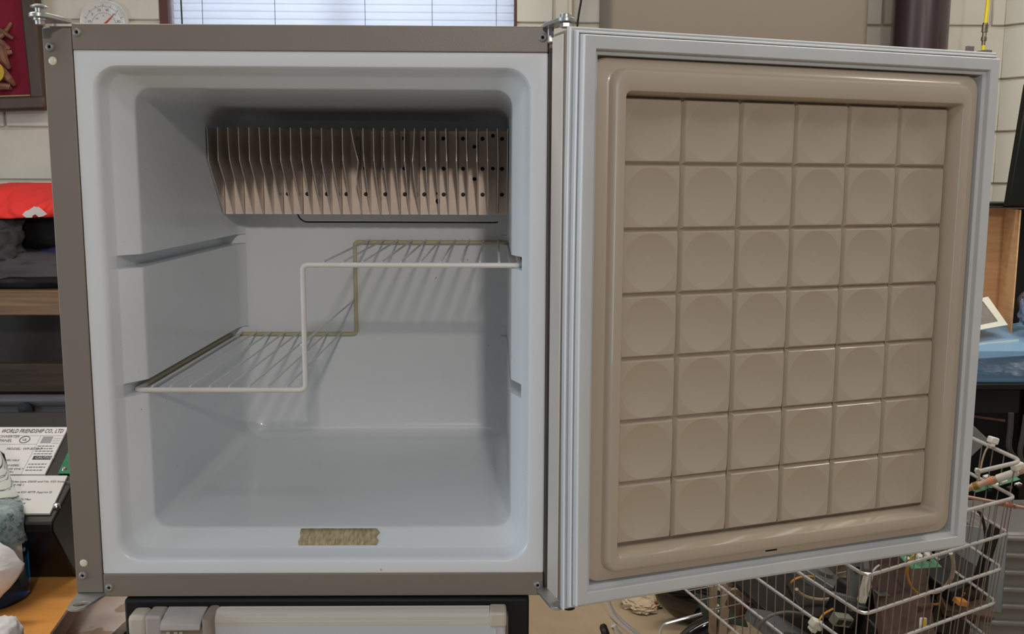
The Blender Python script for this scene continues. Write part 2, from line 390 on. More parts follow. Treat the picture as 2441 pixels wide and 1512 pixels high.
for i in range(NF):                                          # cooling fins, each bent a little
    x = XE0+st*i-.0005; a = random.uniform(-.0008, .0012); c_ = random.uniform(-.0004, .0004)
    if i == 14: a, c_ = .004, .003
    if i == 20: a = -.0035
    yf = .302
    rows_ = [(.531, .0), (.509, .4), (.487, 1), (.462, .9), (.437, .5), (.4125, .0)]
    bm = B(); L = [[], []]
    rings = []
    for z, k_ in rows_:
        yfr = yf if z > .486 else yf+(.370-yf)*(.487-z)/(.487-.4125)
        ymid = (yfr+YE)/2; o_ = a*k_+c_*math.sin(z*90+i)
        P_ = [(x, YE+.003), (x+o_*.4, ymid), (x+o_, yfr), (x+o_+.0011, yfr), (x+o_*.4+.0011, ymid), (x+.0011, YE+.003)]
        rings.append([Vector((p[0], p[1], z)) for p in P_])
    loft(bm, rings, True, True); obj('fin', bm, M['fin'], ev, sharp=30)
b = B(); lathe(b, [(0, .0003), (1, .0003)], 14, RX, cap=False); hd = mesh_of(b)
for px, py, r in ((1131, 350, .0027), (1131, 427, .0027), (1175, 324, .0027), (1175, 402, .0027), (955, 412, .0024), (955, 432, .0028), (1045, 480, .0040), (1043, 461, .0022), (912, 474, .0036), (911, 456, .0018), (956, 467, .0018)):
    p = at(px, py, YE+.0018); o = sub(ev, 'drill_hole', hd, M['hole'], Vector((p.x, YE+.0018, p.z))-OFF[ev]); o.scale = (r, 1, r)
# sealed plate behind the evaporator, stick-on tape remnant
for n_, gx_, m_, y0 in (('plate_seal', .0022, M['black'], .4585), ('cover_plate', 0, M['liner'], .4560)):
    pts = rrect(.1340-gx_, .4480+gx_, .3985-gx_, .5250+gx_, .014+gx_)
    bm = B(); prism(bm, [(p[0], y0, p[1]) for p in pts], (0, .0045, 0)); obj(n_, bm, m_, fr, bevel=.0012 if n_ == 'cover_plate' else 0)
bm = B(); rows_ = []
xs = [.2110+.0904*i/26 for i in range(27)]
for j in range(5):
    t = j/4; yy = .0245+t*(.0450-.0245); zz = .0490+t*(.0611-.0490); rr_ = []
    for i, x in enumerate(xs):
        e = 0
        if i == 26: e = [-.0010, .0006, -.0024, .0012, -.0030][j]
        if i == 0: e = [.0008, -.0006, .0010, -.0004, .0][j]
        nz = .0006+.0003*noise.noise(Vector((x*900, j*1.7, 0)))
        rr_.append(Vector((x+e, yy-nz*.5, zz+nz)))
    rows_.append(rr_)
loft(bm, rows_, closed=False); o = obj('tape_remnant', bm, M['tape'], fr, label='yellowed cracked strip of old masking tape', sharp=10)
o.modifiers.new('s', 'SOLIDIFY').thickness = .0003

# ------------------------------------------------------------------ the freezer's door, swung past straight
th = .3276
dbm = box(B(), (-.0108, .0095, .0215), (.5225, .0410, .6070))
door = obj('door', dbm, M['taupe'], fr, world=False, loc=Vector((.5165, -.0708, 0))-OFF[fr], rot=(0, 0, th), bevel=.0015)
OFF[door] = Vector((0, 0, 0))
def dobj(n_, bm, m_, **k): return obj(n_, bm, m_, door, world=False, **k)   # door frame: x along, -y towards the camera, z up
dobj('trim_band', box(B(), (-.0125, .0128, .0235), (-.0108, .0405, .6035)), mat('pale_edge_metal', (206, 200, 192), .35, .0, var=.02, scale=60, stretch=(1, 60, .3)), bevel=.0008)
dobj('outer_skin', box(B(), (-.004, .0412, .0230), (.5240, .0440, .6085)), mat('dark_brown_panel', (70, 58, 46), .5), bevel=.0005)
dobj('frame_seam', box(B(), (-.0095, .0086, .0240), (.5205, .0110, .6050)), M['black'])
GP = [(-.0098, -.009), (-.0098, -.0045), (-.0084, -.0028), (-.0060, -.0034), (-.0058, .0000), (-.0046, .0030), (-.0032, .0032), (-.0026, .0004), (-.0018, .0052), (-.0010, .0102), (.0002, .0118), (.0016, .0120), (.0117, .0120), (.0124, .0113), (.0130, .0060), (.0168, .0048), (.0172, -.006)]
GX0, GX1, GZ0, GZ1 = 0, .5136, .0246, .5996
def gring(i, w_): return [Vector(p) for p in [(GX0+i, -w_, GZ0+i), (GX1-i, -w_, GZ0+i), (GX1-i, -w_, GZ1-i), (GX0+i, -w_, GZ1-i)]]
bm = B(); N = 14; rings = []
for i, w_ in GP:
    q = gring(i, w_); r_ = []
    for a in range(4):
        for k in range(N):
            t = k/N; p = q[a].lerp(q[(a+1) % 4], t); s = math.sin(PI*t)
            if a == 3: p.x -= .0014*s*(1 if i < .012 else .6)
            if a == 0: p.z += .0008*s
            r_.append(p)
    rings.append(r_)
loft(bm, rings); dobj('gasket', bm, M['gasket'], sharp=34)
bm = B()
for i0, w0 in ((-.0090, -.0018), (-.0039, .0042), (-.0003, .0122)):
    q = gring(i0, w0); pts = []
    for k in range(N+1):
        t = k/N; p = q[3].lerp(q[0], t); p.x -= .0014*math.sin(PI*t); pts.append(p)
    tube(bm, pts, .0011, 6)
dobj('gasket_lip', bm, M['gasket_lip'])
# moulded inner panel: skirt, raised rim, sunk field
def pr(x0, x1, z0, z1, r, w_): return [Vector((p[0], -w_, p[1])) for p in rrect(x0, x1, z0, z1, r, 6)]
PR = [(.0115, .4960, .0345, .5890, .004, -.0075), (.0120, .4955, .0350, .5885, .004, -.0075)]
bm = B(); loft(bm, [pr(.0110, .4965, .0340, .5895, .003, -.0085), pr(.0113, .4962, .0343, .5892, .003, -.0050)], cap1=True)
dobj('channel', bm, mat('brown_grey_channel', (160, 140, 122), .4, coat=.2), sharp=30)
bm = B()
SK = [(.0112, .4935, .0430, .5810, .017, -.0040), (.0112, .4935, .0430, .5810, .017, .0015), (.0125, .4922, .0443, .5797, .0165, .0036), (.0150, .4898, .0470, .5770, .015, .0044),
      (.0265, .4780, .0520, .5728, .015, .0050), (.0290, .4757, .0540, .5712, .015, .0062), (.0303, .4745, .0551, .5703, .0148, .0100), (.0314, .4735, .0562, .5692, .0145, .0145), (.0332, .4718, .0582, .5674, .013, .0172), (.0358, .4694, .0606, .5648, .0115, .0180),
      (.0405, .4640, .0790, .5485, .006, .0180), (.0418, .4625, .0803, .5472, .0055, .0174), (.0430, .4612, .0812, .5462, .005, .0150), (.0452, .4590, .0735, .5480, .003, -.0050)]
SK[-1] = (.0455, .4592, .0765, .5470, .003, -.0050)
SK = [s for s in SK]
# sunk field: inner lip sits at z .0722 / .5470 once seen at depth
SK[10] = (.0410, .4635, .0700, .5500, .006, .0180); SK[11] = (.0424, .4621, .0715, .5486, .0055, .0174); SK[12] = (.0436, .4608, .0726, .5475, .005, .0150); SK[13] = (.0466, .4578, .0762, .5450, .003, -.0050)
loft(bm, [pr(*s) for s in SK], cap1=True); dobj('inner_panel', bm, M['door_plastic'], sharp=36)
g0, a_, gz, b_ = .0480, .0682, .0789, .0666
b = B(); tw, thh = a_-.0052, b_-.0052; R0 = .0302; rings = []
cx, cz = tw/2, thh/2; n = 40
def sq(t, k):
    c, s = math.cos(t), math.sin(t); m_ = max(abs(c)/(tw/2), abs(s)/(thh/2)); return Vector((cx+c/m_*k, 0, cz+s/m_*k))
ang = [2*PI*i/n+PI/n*0 for i in range(n)]
rings.append([sq(t, 1.078)+Vector((0, .0052, 0)) for t in ang]); rings.append([sq(t, 1.0)+Vector((0, .0006, 0)) for t in ang]); rings.append([sq(t, .982) for t in ang])
D_ = .0042
for k in (1.0, .985, .9, .72, .45, .2):
    rings.append([Vector((cx+R0*k*math.cos(t), D_*(1-k*k), cz+R0*k*math.sin(t))) for t in ang])
for i in range(n):                                           # keep the disc inside the square
    p = rings[3][i]; q = rings[2][i]
    if (p-Vector((cx, 0, cz))).length > (q-Vector((cx, 0, cz))).length*.995: rings[3][i] = Vector((cx, 0, cz)).lerp(q, .994)
loft(b, rings, cap1=True); tile = mesh_of(b, 4.5)
for i in range(6):
    for j in range(7): sub(door, 'tile', tile, M['door_plastic'], (g0+a_*i+.0026, -.0002, gz+b_*j+.0026))
dobj('drain_slot', box(B(), (.2330, -.0052, .0500), (.2480, -.0040, .0520)), M['hole'])
bm = box(B(), (.4890, .012, .6070), (.4990, .016, .6165)); box(bm, (.4890, .012, .6070), (.5180, .020, .6086)); box(bm, (.5120, .008, .6070), (.5215, .022, .6130))
dobj('latch_plate', bm, M['taupe'], bevel=.0006)
bm = box(B(), (-.006, .018, .6070), (.012, .032, .6086)); dobj('hinge_plate', bm, M['steel'], bevel=.0005)
bm = B(); lathe(bm, [(.0001, .0120), (.0068, .0120), (.0068, .0180), (.0078, .0215), (.0001, .0215)], 16, Matrix.Translation((.0005, .0110, 0)), cap=False); dobj('hinge_boot', bm, M['black'])

# ------------------------------------------------------------------ stepped wire shelf
ZU, ZL, YF, YK = .3673, .2249, .0470, .4530
XM, XS0, XS1 = .2199, .0285, .4630
ws = thing('wire_shelf', 'white coated stepped wire shelf resting in the freezer', 'shelf', (.24, .25, ZL-.003))
f_ = [(XS0, YF, ZL), (XM, YF, ZL), (XM, YF, ZU), (XS1, YF, ZU)]; k_ = [(XS1, YK, ZU), (XM, YK, ZU), (XM, YK, ZL), (XS0, YK, ZL)]
def bend(P_, r=.007): return rounded(P_, r, 6)
obj('front_rod', tube(B(), bend([(XS0, YF+.03, ZL)]+f_+[(XS1, YF+.03, ZU)]), .0030, 12), M['white_wire'], ws)
obj('back_rod', tube(B(), bend([(XS1, YK-.03, ZU)]+k_+[(XS0, YK-.03, ZL)]), .0030, 12), M['yellow_wire'], ws, label='yellowed back rod')
obj('side_rod', tube(B(), [(XS0, YF+.025, ZL), (XS0, YK-.025, ZL)], .0030, 10), M['yellow_wire'], ws)
obj('side_rod', tube(B(), [(XS1, YF+.025, ZU), (XS1, YK-.025, ZU)], .0030, 10), M['white_wire'], ws)
xu = [at(p, 626, YF).x for p in (771, 817, 864, 910, 955, 1002, 1050, 1097, 1144, 1190)]
xl = [at(p, 922, YF).x for p in (361, 405, 452, 499, 545, 593, 637, 683)]
def wire(x, z):
    h = .0036
    return tube(B(), rounded([(x, YF-.0008, z+.0012), (x, YF+.003, z+h), (x, YK-.003, z+h), (x, YK+.0008, z+.0012)], .003, 3), .00135, 6)
for x in xu: obj('wire', wire(x, ZU), M['white_wire'], ws)
for x in xl: obj('wire', wire(x, ZL), M['white_wire'], ws)
zm = at(722, 822, YF).z; obj('wire', tube(B(), [(XM-.0036, YF-.001, zm), (XM-.0036, YK+.001, zm)], .00135, 6), M['white_wire'], ws)

# ------------------------------------------------------------------ black fridge below
bf = thing('black_fridge', 'black cabinet fridge with a white door under the open freezer', 'fridge', (.24, .3, -Z0))
obj('cabinet', box(B(), (.0235, -.0076, -Z0), (.4735, .54, -.0010)), M['black_body'], bf, bevel=.003)
dr = obj('fridge_door', box(B(), (.0370, -.030, -.86), (.4470, -.0078, -.0130)), M['white_door'], bf, bevel=.004, seg=3)
obj('door_edge', box(B(), (.4470, -.020, -.86), (.4500, -.0078, -.0160)), mat('brown_grey_edge', (120, 110, 102), .5), dr)
obj('glossy_bead', tube(B(), [(.4360, -.0305, -.86), (.4360, -.0305, -.0250)], .0014, 8), M['white_door'], dr)
tp = B(); loft(tp, [[Vector((x, y, z)) for y, z in ((-.0078, -.0090), (-.0110, -.0110), (-.0125, -.0075), (-.0155, -.0100), (-.0170, -.0066), (-.0240, -.0074), (-.0290, -.0115), (-.0304, -.0200), (-.0301, -.0215), (-.0078, -.0215))] for x in (.1300, .4290)], True, True)
obj('top_rail', tp, mat('brushed_beige_rail', (208, 202, 190), .3, .0, var=.05, scale=12, stretch=(.3, 30, 30)), dr, sharp=40)
def rblk(n_, a, b_, m_=None, bv=.003, parent=None): return obj(n_, box(B(), a, b_), m_ or M['cream'], parent or dr, bevel=bv, seg=3)
rblk('corner_cap', (.4290, -.0330, -.0235), (.4480, -.0080, -.0062))
rblk('corner_cap', (.0365, -.0340, -.0330), (.0560, -.0080, -.0080), bv=.005)
rblk('door_stile', (.0560, -.0360, -.1200), (.0735, -.0080, -.0075), mat('pinkish_grey_plastic', (176, 168, 164), .4))
gr = rblk('handle_recess', (.0735, -.0345, -.1200), (.1190, -.0090, -.0200), mat('tan_recess', (150, 128, 100), .7), .001)  # flat tan block, darker than the cream around it
rblk('grip_ledge', (.0740, -.0425, -.1200), (.1185, -.0340, -.0262), bv=.001)
hc_ = B(); loft(hc_, [[Vector((x, y, z)) for y, z in ((-.0080, -.0100), (-.012, -.0068), (-.028, -.0088), (-.0370, -.0115), (-.0415, -.0145), (-.0430, -.0200), (-.0415, -.0210), (-.0380, -.0200), (-.0080, -.0200))] for x in (.0745, .1175)], True, True)
obj('handle', hc_, mat('worn_grey_plastic', (178, 172, 168), .4, var=.05, scale=40), dr, sharp=45, bevel=.0008)
pl_ = B(); loft(pl_, [[Vector((x, y, z)) for x, y in rrect(.1195, .1300, -.0440, -.0080, .004, 3)] for z in (-.1200, -.0120, -.0075)], True, True)
obj('pillar', pl_, mat('smudged_pillar_plastic', (150, 140, 130), .45, var=.06, scale=50), dr, sharp=45)
for x in (.080, .088, .0935): rblk('grip_tooth', (x, -.0390, -.0262), (x+.004, -.034, -.0240), bv=.0006)

#@@MORE@@
# ------------------------------------------------------------------ wall things at the upper left
def quadpts(px, Y): return [at(u, v, Y) for u, v in px]
pf = thing('framed_relief', 'dark wood framed crimson panel with carved wooden knight relief, hung by the window', 'picture', at(20, 280, YB-.05))
RT = at(116, 262, YB-.06); rotf = Matrix.Translation(RT) @ Matrix.Rotation(math.radians(-2.2), 4, 'Y')
wood = mat('dark_walnut', (78, 58, 46), .45, c2=(50, 38, 31), scale=9, stretch=(1, 1, .15), bump=.2)
FW, FH, fb = .62, .95, .055                                   # frame drawn from its lower right corner
def fbox(n_, a, b_, m_, bv=.002, parent=None): return obj(n_, box(B(), a, b_, rotf), m_, parent or pf, bevel=bv)
fbox('side_moulding', (-fb, -.02, 0), (0, .03, FH), wood, .008); fbox('side_moulding', (-FW, -.02, 0), (-FW+fb, .03, FH), wood, .008)
fbox('bottom_moulding', (-FW, -.024, 0), (0, .03, fb-.005), wood, .010); fbox('top_moulding', (-FW, -.024, FH-fb), (0, .03, FH), wood, .010)
fbox('backing', (-FW+fb, .012, fb-.005), (-fb, .02, FH-fb), mat('crimson_velvet', (128, 24, 48), .9, var=.03, scale=40, bump=.1), 0)
gold = mat('dull_gold_fillet', (146, 120, 78), .4, .5)
fbox('fillet', (-fb-.006, .002, fb-.005), (-fb, .012, FH-fb), gold, 0); fbox('fillet', (-FW+fb, .002, fb-.005), (-fb, .012, fb+.001), gold, 0)
carve = mat('carved_brown_wood', (150, 108, 88), .55, c2=(96, 62, 50), scale=25, bump=.4, bscale=80)
def limb(pts, r): 
    P_ = [at(u, v, YB-.05-d) for u, v, d in pts]; return obj('carving', tube(B(), P_, r, 8), carve, pf)
limb([(27, 55, .0), (16, 72, .01), (5, 84, .02), (-14, 100, .02)], [.006, .008, .009, .010])
limb([(-6, 68, .01), (10, 78, .02), (31, 92, .01)], [.007, .008, .006])
limb([(-12, 95, .02), (6, 104, .03), (18, 114, .02), (10, 120, .01)], [.011, .012, .010, .006])
limb([(-14, 118, .02), (4, 118, .03), (8, 140, .03), (20, 160, .02), (18, 158, .0)], [.020, .022, .016, .010, .006])
limb([(4, 128, .03), (14, 126, .02), (28, 124, .01)], [.010, .012, .008])
limb([(-10, 160, .02), (6, 172, .03), (22, 188, .03), (34, 202, .01)], [.020, .018, .013, .008])
limb([(-14, 206, .02), (4, 206, .03), (20, 206, .02), (24, 212, .01)], [.015, .014, .013, .008])
obj('shield', lathe(B(), [(.0001, -.004), (.030, -.002), (.038, .003), (.038, .008), (.0001, .008)], 20, Matrix.Translation(at(-14, 172, YB-.10)) @ Matrix.Rotation(PI/2, 4, 'X'), cap=False), mat('yellow_paint', (206, 170, 40), .5), pf)
# dial thermometer
tc_ = at(247, 60, YB-.03); td = thing('dial_thermometer', 'white round dial thermometer with a red pointer on the wall', 'thermometer', tc_)
rS = abs(at(305, 60, YB-.03).x-tc_.x)
def dring(y, k): return [Vector((tc_.x+rS*k*math.copysign(abs(math.cos(t))**.85, math.cos(t)), y, tc_.z+rS*k*1.03*math.copysign(abs(math.sin(t))**.85, math.sin(t)))) for t in [2*PI*i/40 for i in range(40)]]
bm = B(); loft(bm, [dring(YB-.004, .97), dring(YB-.024, 1.0), dring(YB-.030, .97), dring(YB-.0285, .90), dring(YB-.0270, .88)], cap0=True, cap1=True)
obj('dial', bm, mat('white_dial', (222, 222, 220), .3, coat=.3), td, sharp=40)
ink = mat('grey_ink', (120, 126, 138), .7, var=0)
bm = B()
for i in range(0, 61):
    t = math.radians(225-270*i/60); big = i % 5 == 0
    a, b_ = .74, (.84 if big else .79); c = Vector((math.cos(t), 0, math.sin(t))); s = Vector((-math.sin(t), 0, math.cos(t)))*(.0012 if big else .0006)
    P_ = [tc_+c*rS*a-s, tc_+c*rS*b_-s, tc_+c*rS*b_+s, tc_+c*rS*a+s]; prism(bm, [(p.x, YB-.0276, p.z) for p in P_], (0, .0004, 0))
tube(bm, [(tc_.x+rS*.5*math.cos(t), YB-.0272, tc_.z+rS*.5*math.sin(t)) for t in [math.radians(a) for a in range(225, -50, -9)]], .0007, 4)
obj('scale_marks', bm, ink, td, sharp=None)
for i, n_ in enumerate(('-60', '-40', '-20', '0', '20', '40', '60', '80', '100', '120')):
    t = math.radians(225-30*i); c = tc_+Vector((math.cos(t), 0, math.sin(t)))*rS*.64
    text(n_, .013, td, ink, 'numeral', Vector((c.x, YB-.0276, c.z-.005))-tc_, (PI/2, 0, 0), align='CENTER')
for i, n_ in enumerate(('-40', '-20', '0', '20', '40')):
    t = math.radians(180-45*i); c = tc_+Vector((math.cos(t), 0, math.sin(t)))*rS*.40
    text(n_, .009, td, ink, 'numeral', Vector((c.x, YB-.0276, c.z-.004))-tc_, (PI/2, 0, 0), align='CENTER')
e = at(272, 33, YB-.03)-tc_; e.y = 0; s = Vector((-e.z, 0, e.x)).normalized()*.006
bm = B(); prism(bm, [tuple(tc_-e*.3+s*.9+Vector((0, -.0005, 0))), tuple(tc_-e*.3-s*.9+Vector((0, -.0005, 0))), tuple(tc_+e+Vector((0, -.0005, 0)))], (0, .0012, 0))
obj('pointer', bm, mat('red_pointer', (216, 50, 52), .4), td, sharp=None)

# wooden shelf with clothes
YS = 2.05
a = at(-260, 752, YS); b_ = at(330, 694, YS)
plank = mat('knotty_pine', (140, 112, 86), .6, c2=(104, 78, 58), scale=7, stretch=(.6, 3, 14), bump=.15); specks(plank, (70, 46, 32), .70, 9)
sh = thing('wooden_shelf', 'knotty pine shelf on dark planks holding the clothes, beside the freezer', 'shelf', ((a.x+b_.x)/2, 2.3, at(60, 940, YS).z))
obj('front_board', box(B(), (a.x, YS, a.z), (b_.x, YS+.038, b_.z)), plank, sh, bevel=.004)
dark_wood = mat('dark_stained_board', (74, 60, 50), .7, c2=(50, 40, 34), scale=6, stretch=(.5, 3, 9), bump=.3)
obj('top_board', box(B(), (a.x, YS+.039, b_.z-.022), (b_.x, YB-.03, b_.z-.002)), dark_wood, sh, bevel=.002)
z1, z0 = at(60, 868, YS+.1).z, at(60, 935, YS+.1).z
obj('lower_board', box(B(), (a.x, YS+.10, z0), (b_.x, YS+.14, z1)), dark_wood, sh, bevel=.003)
zb_ = at(60, 985, YS).z
for x in (a.x+.02, b_.x-.06): obj('post', box(B(), (x, YS+.145, -Z0), (x+.05, YS+.195, a.z)), dark_wood, sh, bevel=.003)
obj('bottom_board', box(B(), (a.x, YS+.05, zb_-.05), (b_.x, YB-.03, zb_-.03)), dark_wood, sh, bevel=.003)
obj('shaded_wall_board', box(B(), (a.x, YB-.05, zb_-.03), (b_.x, YB-.03, b_.z-.024)), mat('shaded_wall_grey', (92, 86, 84), .8, c2=(74, 70, 70), scale=5, bump=.4, bscale=30), sh, sharp=None)  # dark board put in for the shaded wall under the shelf
tk = thing('dark_filler_box', 'black box added to keep the space under the pine shelf dark', 'chest', ((a.x+b_.x)/2, 2.2, -Z0))  # black box added to fill the dark space below the shelf
obj('filler_body', box(B(), (a.x+.08, YS-.1, -Z0), (b_.x-.08, YS+.035, at(60, 985, YS-.1).z-.03)), M['black_body'], tk, bevel=.006)
obj('filler_lid', box(B(), (a.x+.075, YS-.105, at(60, 985, YS-.1).z-.028), (b_.x-.075, YS+.04, at(60, 985, YS-.1).z+.0)), M['black'], tk, bevel=.006)
# clothes: folded lumps lying on the shelf
def lump(n_, c, s, m_, label, cat, amp=.25, seed=0, fr_=3.0, flat=.8, group=None):
    bm = B(); bmesh.ops.create_icosphere(bm, subdivisions=4, radius=1)
    for v in bm.verts:
        q = v.co.copy(); q.x = math.copysign(abs(q.x)**flat, q.x); q.z = math.copysign(abs(q.z)**flat, q.z)
        d = noise.noise(Vector((q.x*fr_*.6+seed, q.y*fr_, q.z*fr_*1.6+seed)))+.5*noise.noise(Vector((q.x*fr_*1.5+seed, q.y*fr_*2, q.z*fr_*3+seed)))
        q = q*(1+amp*d); q.z = max(q.z, -.85)
        v.co = Vector((c[0]+q.x*s[0], c[1]+q.y*s[1], c[2]+q.z*s[2]))
    return obj(n_, bm, m_, label=label, cat=cat, group=group, sharp=None if False else 60)
zt = b_.z+.0
blackc = mat('black_cloth', (16, 16, 18), .9, var=.1, bump=.3); greyc = mat('charcoal_cloth', (72, 70, 74), .9, var=.08, bump=.4, bscale=120); bluec = mat('navy_cloth', (44, 50, 96), .9); redc = mat('coral_red_cloth', (238, 60, 54), .85, var=.03, scale=5, bump=.15)
p = at(40, 660, 2.2); lump('folded_clothes', (p.x, 2.25, zt+.056), (.30, .17, .070), greyc, 'charcoal folded clothes lying lowest on the pine shelf', 'clothes', .16, 3)
p = at(140, 650, 2.2); lump('folded_clothes', (p.x+.03, 2.3, zt+.085), (.14, .16, .055), bluec, 'navy blue folded garment under the black jacket, beside the freezer', 'clothes', .12, 5)
p = at(100, 570, 2.2); lump('black_jacket', (p.x, 2.34, zt+.185), (.34, .17, .095), blackc, 'black jacket in the middle of the clothes pile', 'jacket', .12, 8)
p = at(15, 600, 2.2); lump('sweatshirt', (p.x, 2.14, zt+.165), (.085, .07, .085), greyc, 'crumpled charcoal sweatshirt spilling from under the red shirt', 'sweatshirt', .30, 12)
# red shirt laid over the pile, white print on its front fold
bm = B(); NX, NY = 46, 22; rings = []
pA, pB = at(-90, 525, 2.08), at(190, 512, 2.08)
top = [(0, 436), (30, 447), (62, 455), (90, 457), (123, 456)]
def topv(u):
    u = max(0, min(190, u))
    for (a1, b1), (a2, b2) in zip(top, top[1:]):
        if u <= a2: return b1+(b2-b1)*(u-a1)/(a2-a1)
    return 457
for j in range(NY+1):
    t = j/NY; row = []
    for i in range(NX+1):
        u = -90+280*i/NX; ph = t*PI*.5
        zb0 = at(u, 524-8*i/NX, 2.08).z; ztp = at(u, topv(u), 2.24).z
        y = 2.08+.38*(1-math.cos(ph*1.0))*(1)+0
        z = zb0+(ztp-zb0)*math.sin(ph)**(.9+.35*math.sin(u*.03))
        f1 = .016*noise.noise(Vector((u*.05, t*4.0, 3)))+.016*abs(math.sin(u*.045+t*6+1.5*math.sin(u*.03+1)))*math.sin(PI*min(1, t*1.05+.1))+.008*math.sin(u*.11-t*4)*math.sin(PI*t)
        row.append(Vector((pA.x+(pB.x-pA.x)*i/NX, y-f1*1.4*(1-t*.5), z+f1*.25*(t > .05))))
    rings.append(row)
loft(bm, rings, closed=False)
rs_ = obj('red_shirt', bm, redc, label='bright coral red shirt with a white print, on top of the clothes pile', cat='shirt', sharp=None); rs_.data.polygons.foreach_set('use_smooth', [True]*len(rs_.data.polygons)); rs_.modifiers.new('s', 'SOLIDIFY').thickness = .004
sp = [(53, 512), (60, 504), (68, 501), (76, 496), (81, 492), (86, 494), (92, 494), (100, 500), (108, 507), (112, 511), (104, 515), (92, 518), (88, 514), (84, 511), (78, 514), (76, 519), (62, 519)]
bm = B(); prism(bm, [tuple(at(u, v, 2.052)) for u, v in sp], (0, .002, 0)); pc = obj('print', bm, mat('white_print', (214, 206, 206), .8), rs_, sharp=None)
# bench vise bar and the orange table
YT = 1.0
bar = thing('steel_roller', 'dark grey steel tube on a rail, running behind the printed converter', 'tube', (at(60, 985, 1.6).x, 1.6, at(60, 985, 1.6).z))
a, c_ = at(-150, 955, 1.6), at(230, 955, 1.6)
dgm = mat('dark_grey_tube', (88, 88, 96), .35, .3)
obj('tube', tube(B(), [(a.x, 1.6, a.z), (c_.x, 1.6, a.z)], .0165, 20), dgm, bar)
a2 = at(60, 984, 1.6).z; obj('rail', box(B(), (a.x, 1.595, a2), (c_.x, 1.63, a.z-.008)), mat('grey_rail', (70, 70, 76), .5), bar, bevel=.003)
p = at(62, 980, 1.58); obj('clamp_foot', lathe(B(), [(.0001, -.004), (.020, -.002), (.020, .010), (.0001, .012)], 16, Matrix.Translation((p.x, 1.585, p.z+.004)) @ Matrix.Rotation(PI/2, 4, 'X'), cap=False), M['black'], bar)
for x in (a.x+.05, c_.x-.05): obj('stand', box(B(), (x-.02, 1.60, -Z0), (x+.02, 1.64, a2)), M['black'], bar)
ZT = -.15
e0, e1, e2 = atz(188, 1412, ZT), atz(118, 1512, ZT), atz(40, 1625, ZT)
orange = mat('orange_varnished_board', (232, 164, 88), .34, c2=(216, 146, 74), scale=5, stretch=(.6, 4, 4), coat=.2)
tb = thing('work_table', 'orange varnished wooden table beside the freezer', 'table', (-.8, .4, -Z0))
dx = (e0.x-e1.x)/(e0.y-e1.y); far = .78
P_ = [(e0.x+dx*(-.06-e0.y), -.06, ZT), (e0.x+dx*(far-e0.y), far, ZT), (-1.5, far, ZT), (-1.5, -.06, ZT)]
obj('tabletop', prism(B(), P_, (0, 0, -.006)), orange, tb, bevel=.001)
obj('edge_band', prism(B(), [(p[0]-.004 if i < 2 else p[0], p[1]+(.004 if i in (0, 3) else 0), ZT-.0065) for i, p in enumerate(P_)], (0, 0, -.030)), mat('reddish_brown_edge', (150, 96, 72), .5, var=.06), tb, sharp=None)
for x, y in ((-1.42, .10), (-1.42, .68), (-.42, .68), (-.40, .10)): obj('leg', box(B(), (x, y, -Z0), (x+.06, y+.06, ZT-.037)), M['taupe_dark'], tb, bevel=.004)
# marble patterned board below
ZM = -.235
q0, q1 = atz(300, 1478, ZM), atz(268, 1530, ZM)
mb = mat('pink_grey_marble_laminate', (240, 232, 226), .3, c2=(206, 184, 168), scale=6, coat=.3); specks(mb, (186, 160, 138), .62, 22)
mt = thing('marble_stand', 'marble patterned laminate stand between the table and black fridge', 'stand', (-.15, .5, -Z0))
P_ = [(q1.x-.02, q1.y-.05, ZM), (q0.x, q0.y, ZM), (.0070, .34, ZM), (.0070, .80, ZM), (-.33, .80, ZM), (-.33, q1.y-.05, ZM)]
P_ = [P_[0], P_[1], (.0070, q0.y+.02, ZM), (.0070, .80, ZM), (-.33, .80, ZM), (-.33, q1.y-.05, ZM)]
obj('stand_top', prism(B(), P_, (0, 0, -.02)), mb, mt, bevel=.002)
obj('stand_body', box(B(), (-.32, q0.y+.08, -Z0), (-.0, .78, ZM-.021)), M['black_body'], mt, bevel=.002)
# power converter: black metal case with a tilted printed lid
LB, RB = at(-60, 1131, .42), at(102, 1131, .42); RTp = at(158, 1018, .52)
A0 = at(131, 1208, .345)
up_ = (RTp-RB); up_.x = (RTp.x-RB.x); L1 = up_.length
cv = thing('power_converter', 'black metal power converter with white printed rating labels on the table', 'converter', (-.33, .5, ZT))
nrm = Vector((1, 0, 0)).cross(up_.normalized()).normalized()
ex, ey = Vector((1, 0, 0)), up_.normalized()
R3 = Matrix((ex, ey, nrm)).transposed(); T4 = R3.to_4x4(); T4.translation = RB
front = T4 @ Vector((0, -.098, -.004)); back = T4 @ Vector((0, .155, -.004))
x0, x1 = RB.x-.34, RTp.x+.035
bm = B(); prism(bm, [(x0, front.y, ZT+.10), (x0, front.y, front.z), (x0, back.y, back.z), (x0, back.y+.02, ZT+.001), (x0, front.y+.07, ZT+.001)], (x1-x0+.02, 0, 0))
obj('case', bm, M['black'], cv, bevel=.003)
labm = mat('white_label_film', (206, 204, 202), .45, var=.01); tx = mat('label_print', (110, 106, 110), .7, var=0); txd = mat('label_print_dark', (60, 56, 62), .7, var=0)
def lab(n_, ax, ay, bx, by): return obj(n_, box(B(), (ax, ay, -.0035), (bx, by, 0), T4), labm, cv, sharp=None)
lab_w = .235; xr1 = .003
l1 = lab('rating_label', -lab_w, 0, xr1, L1*.995)
xr2 = (T4.inverted() @ at(165, 1136, .415)).x
l2 = lab('notes_label', -lab_w, -.083, .0385, -.003)
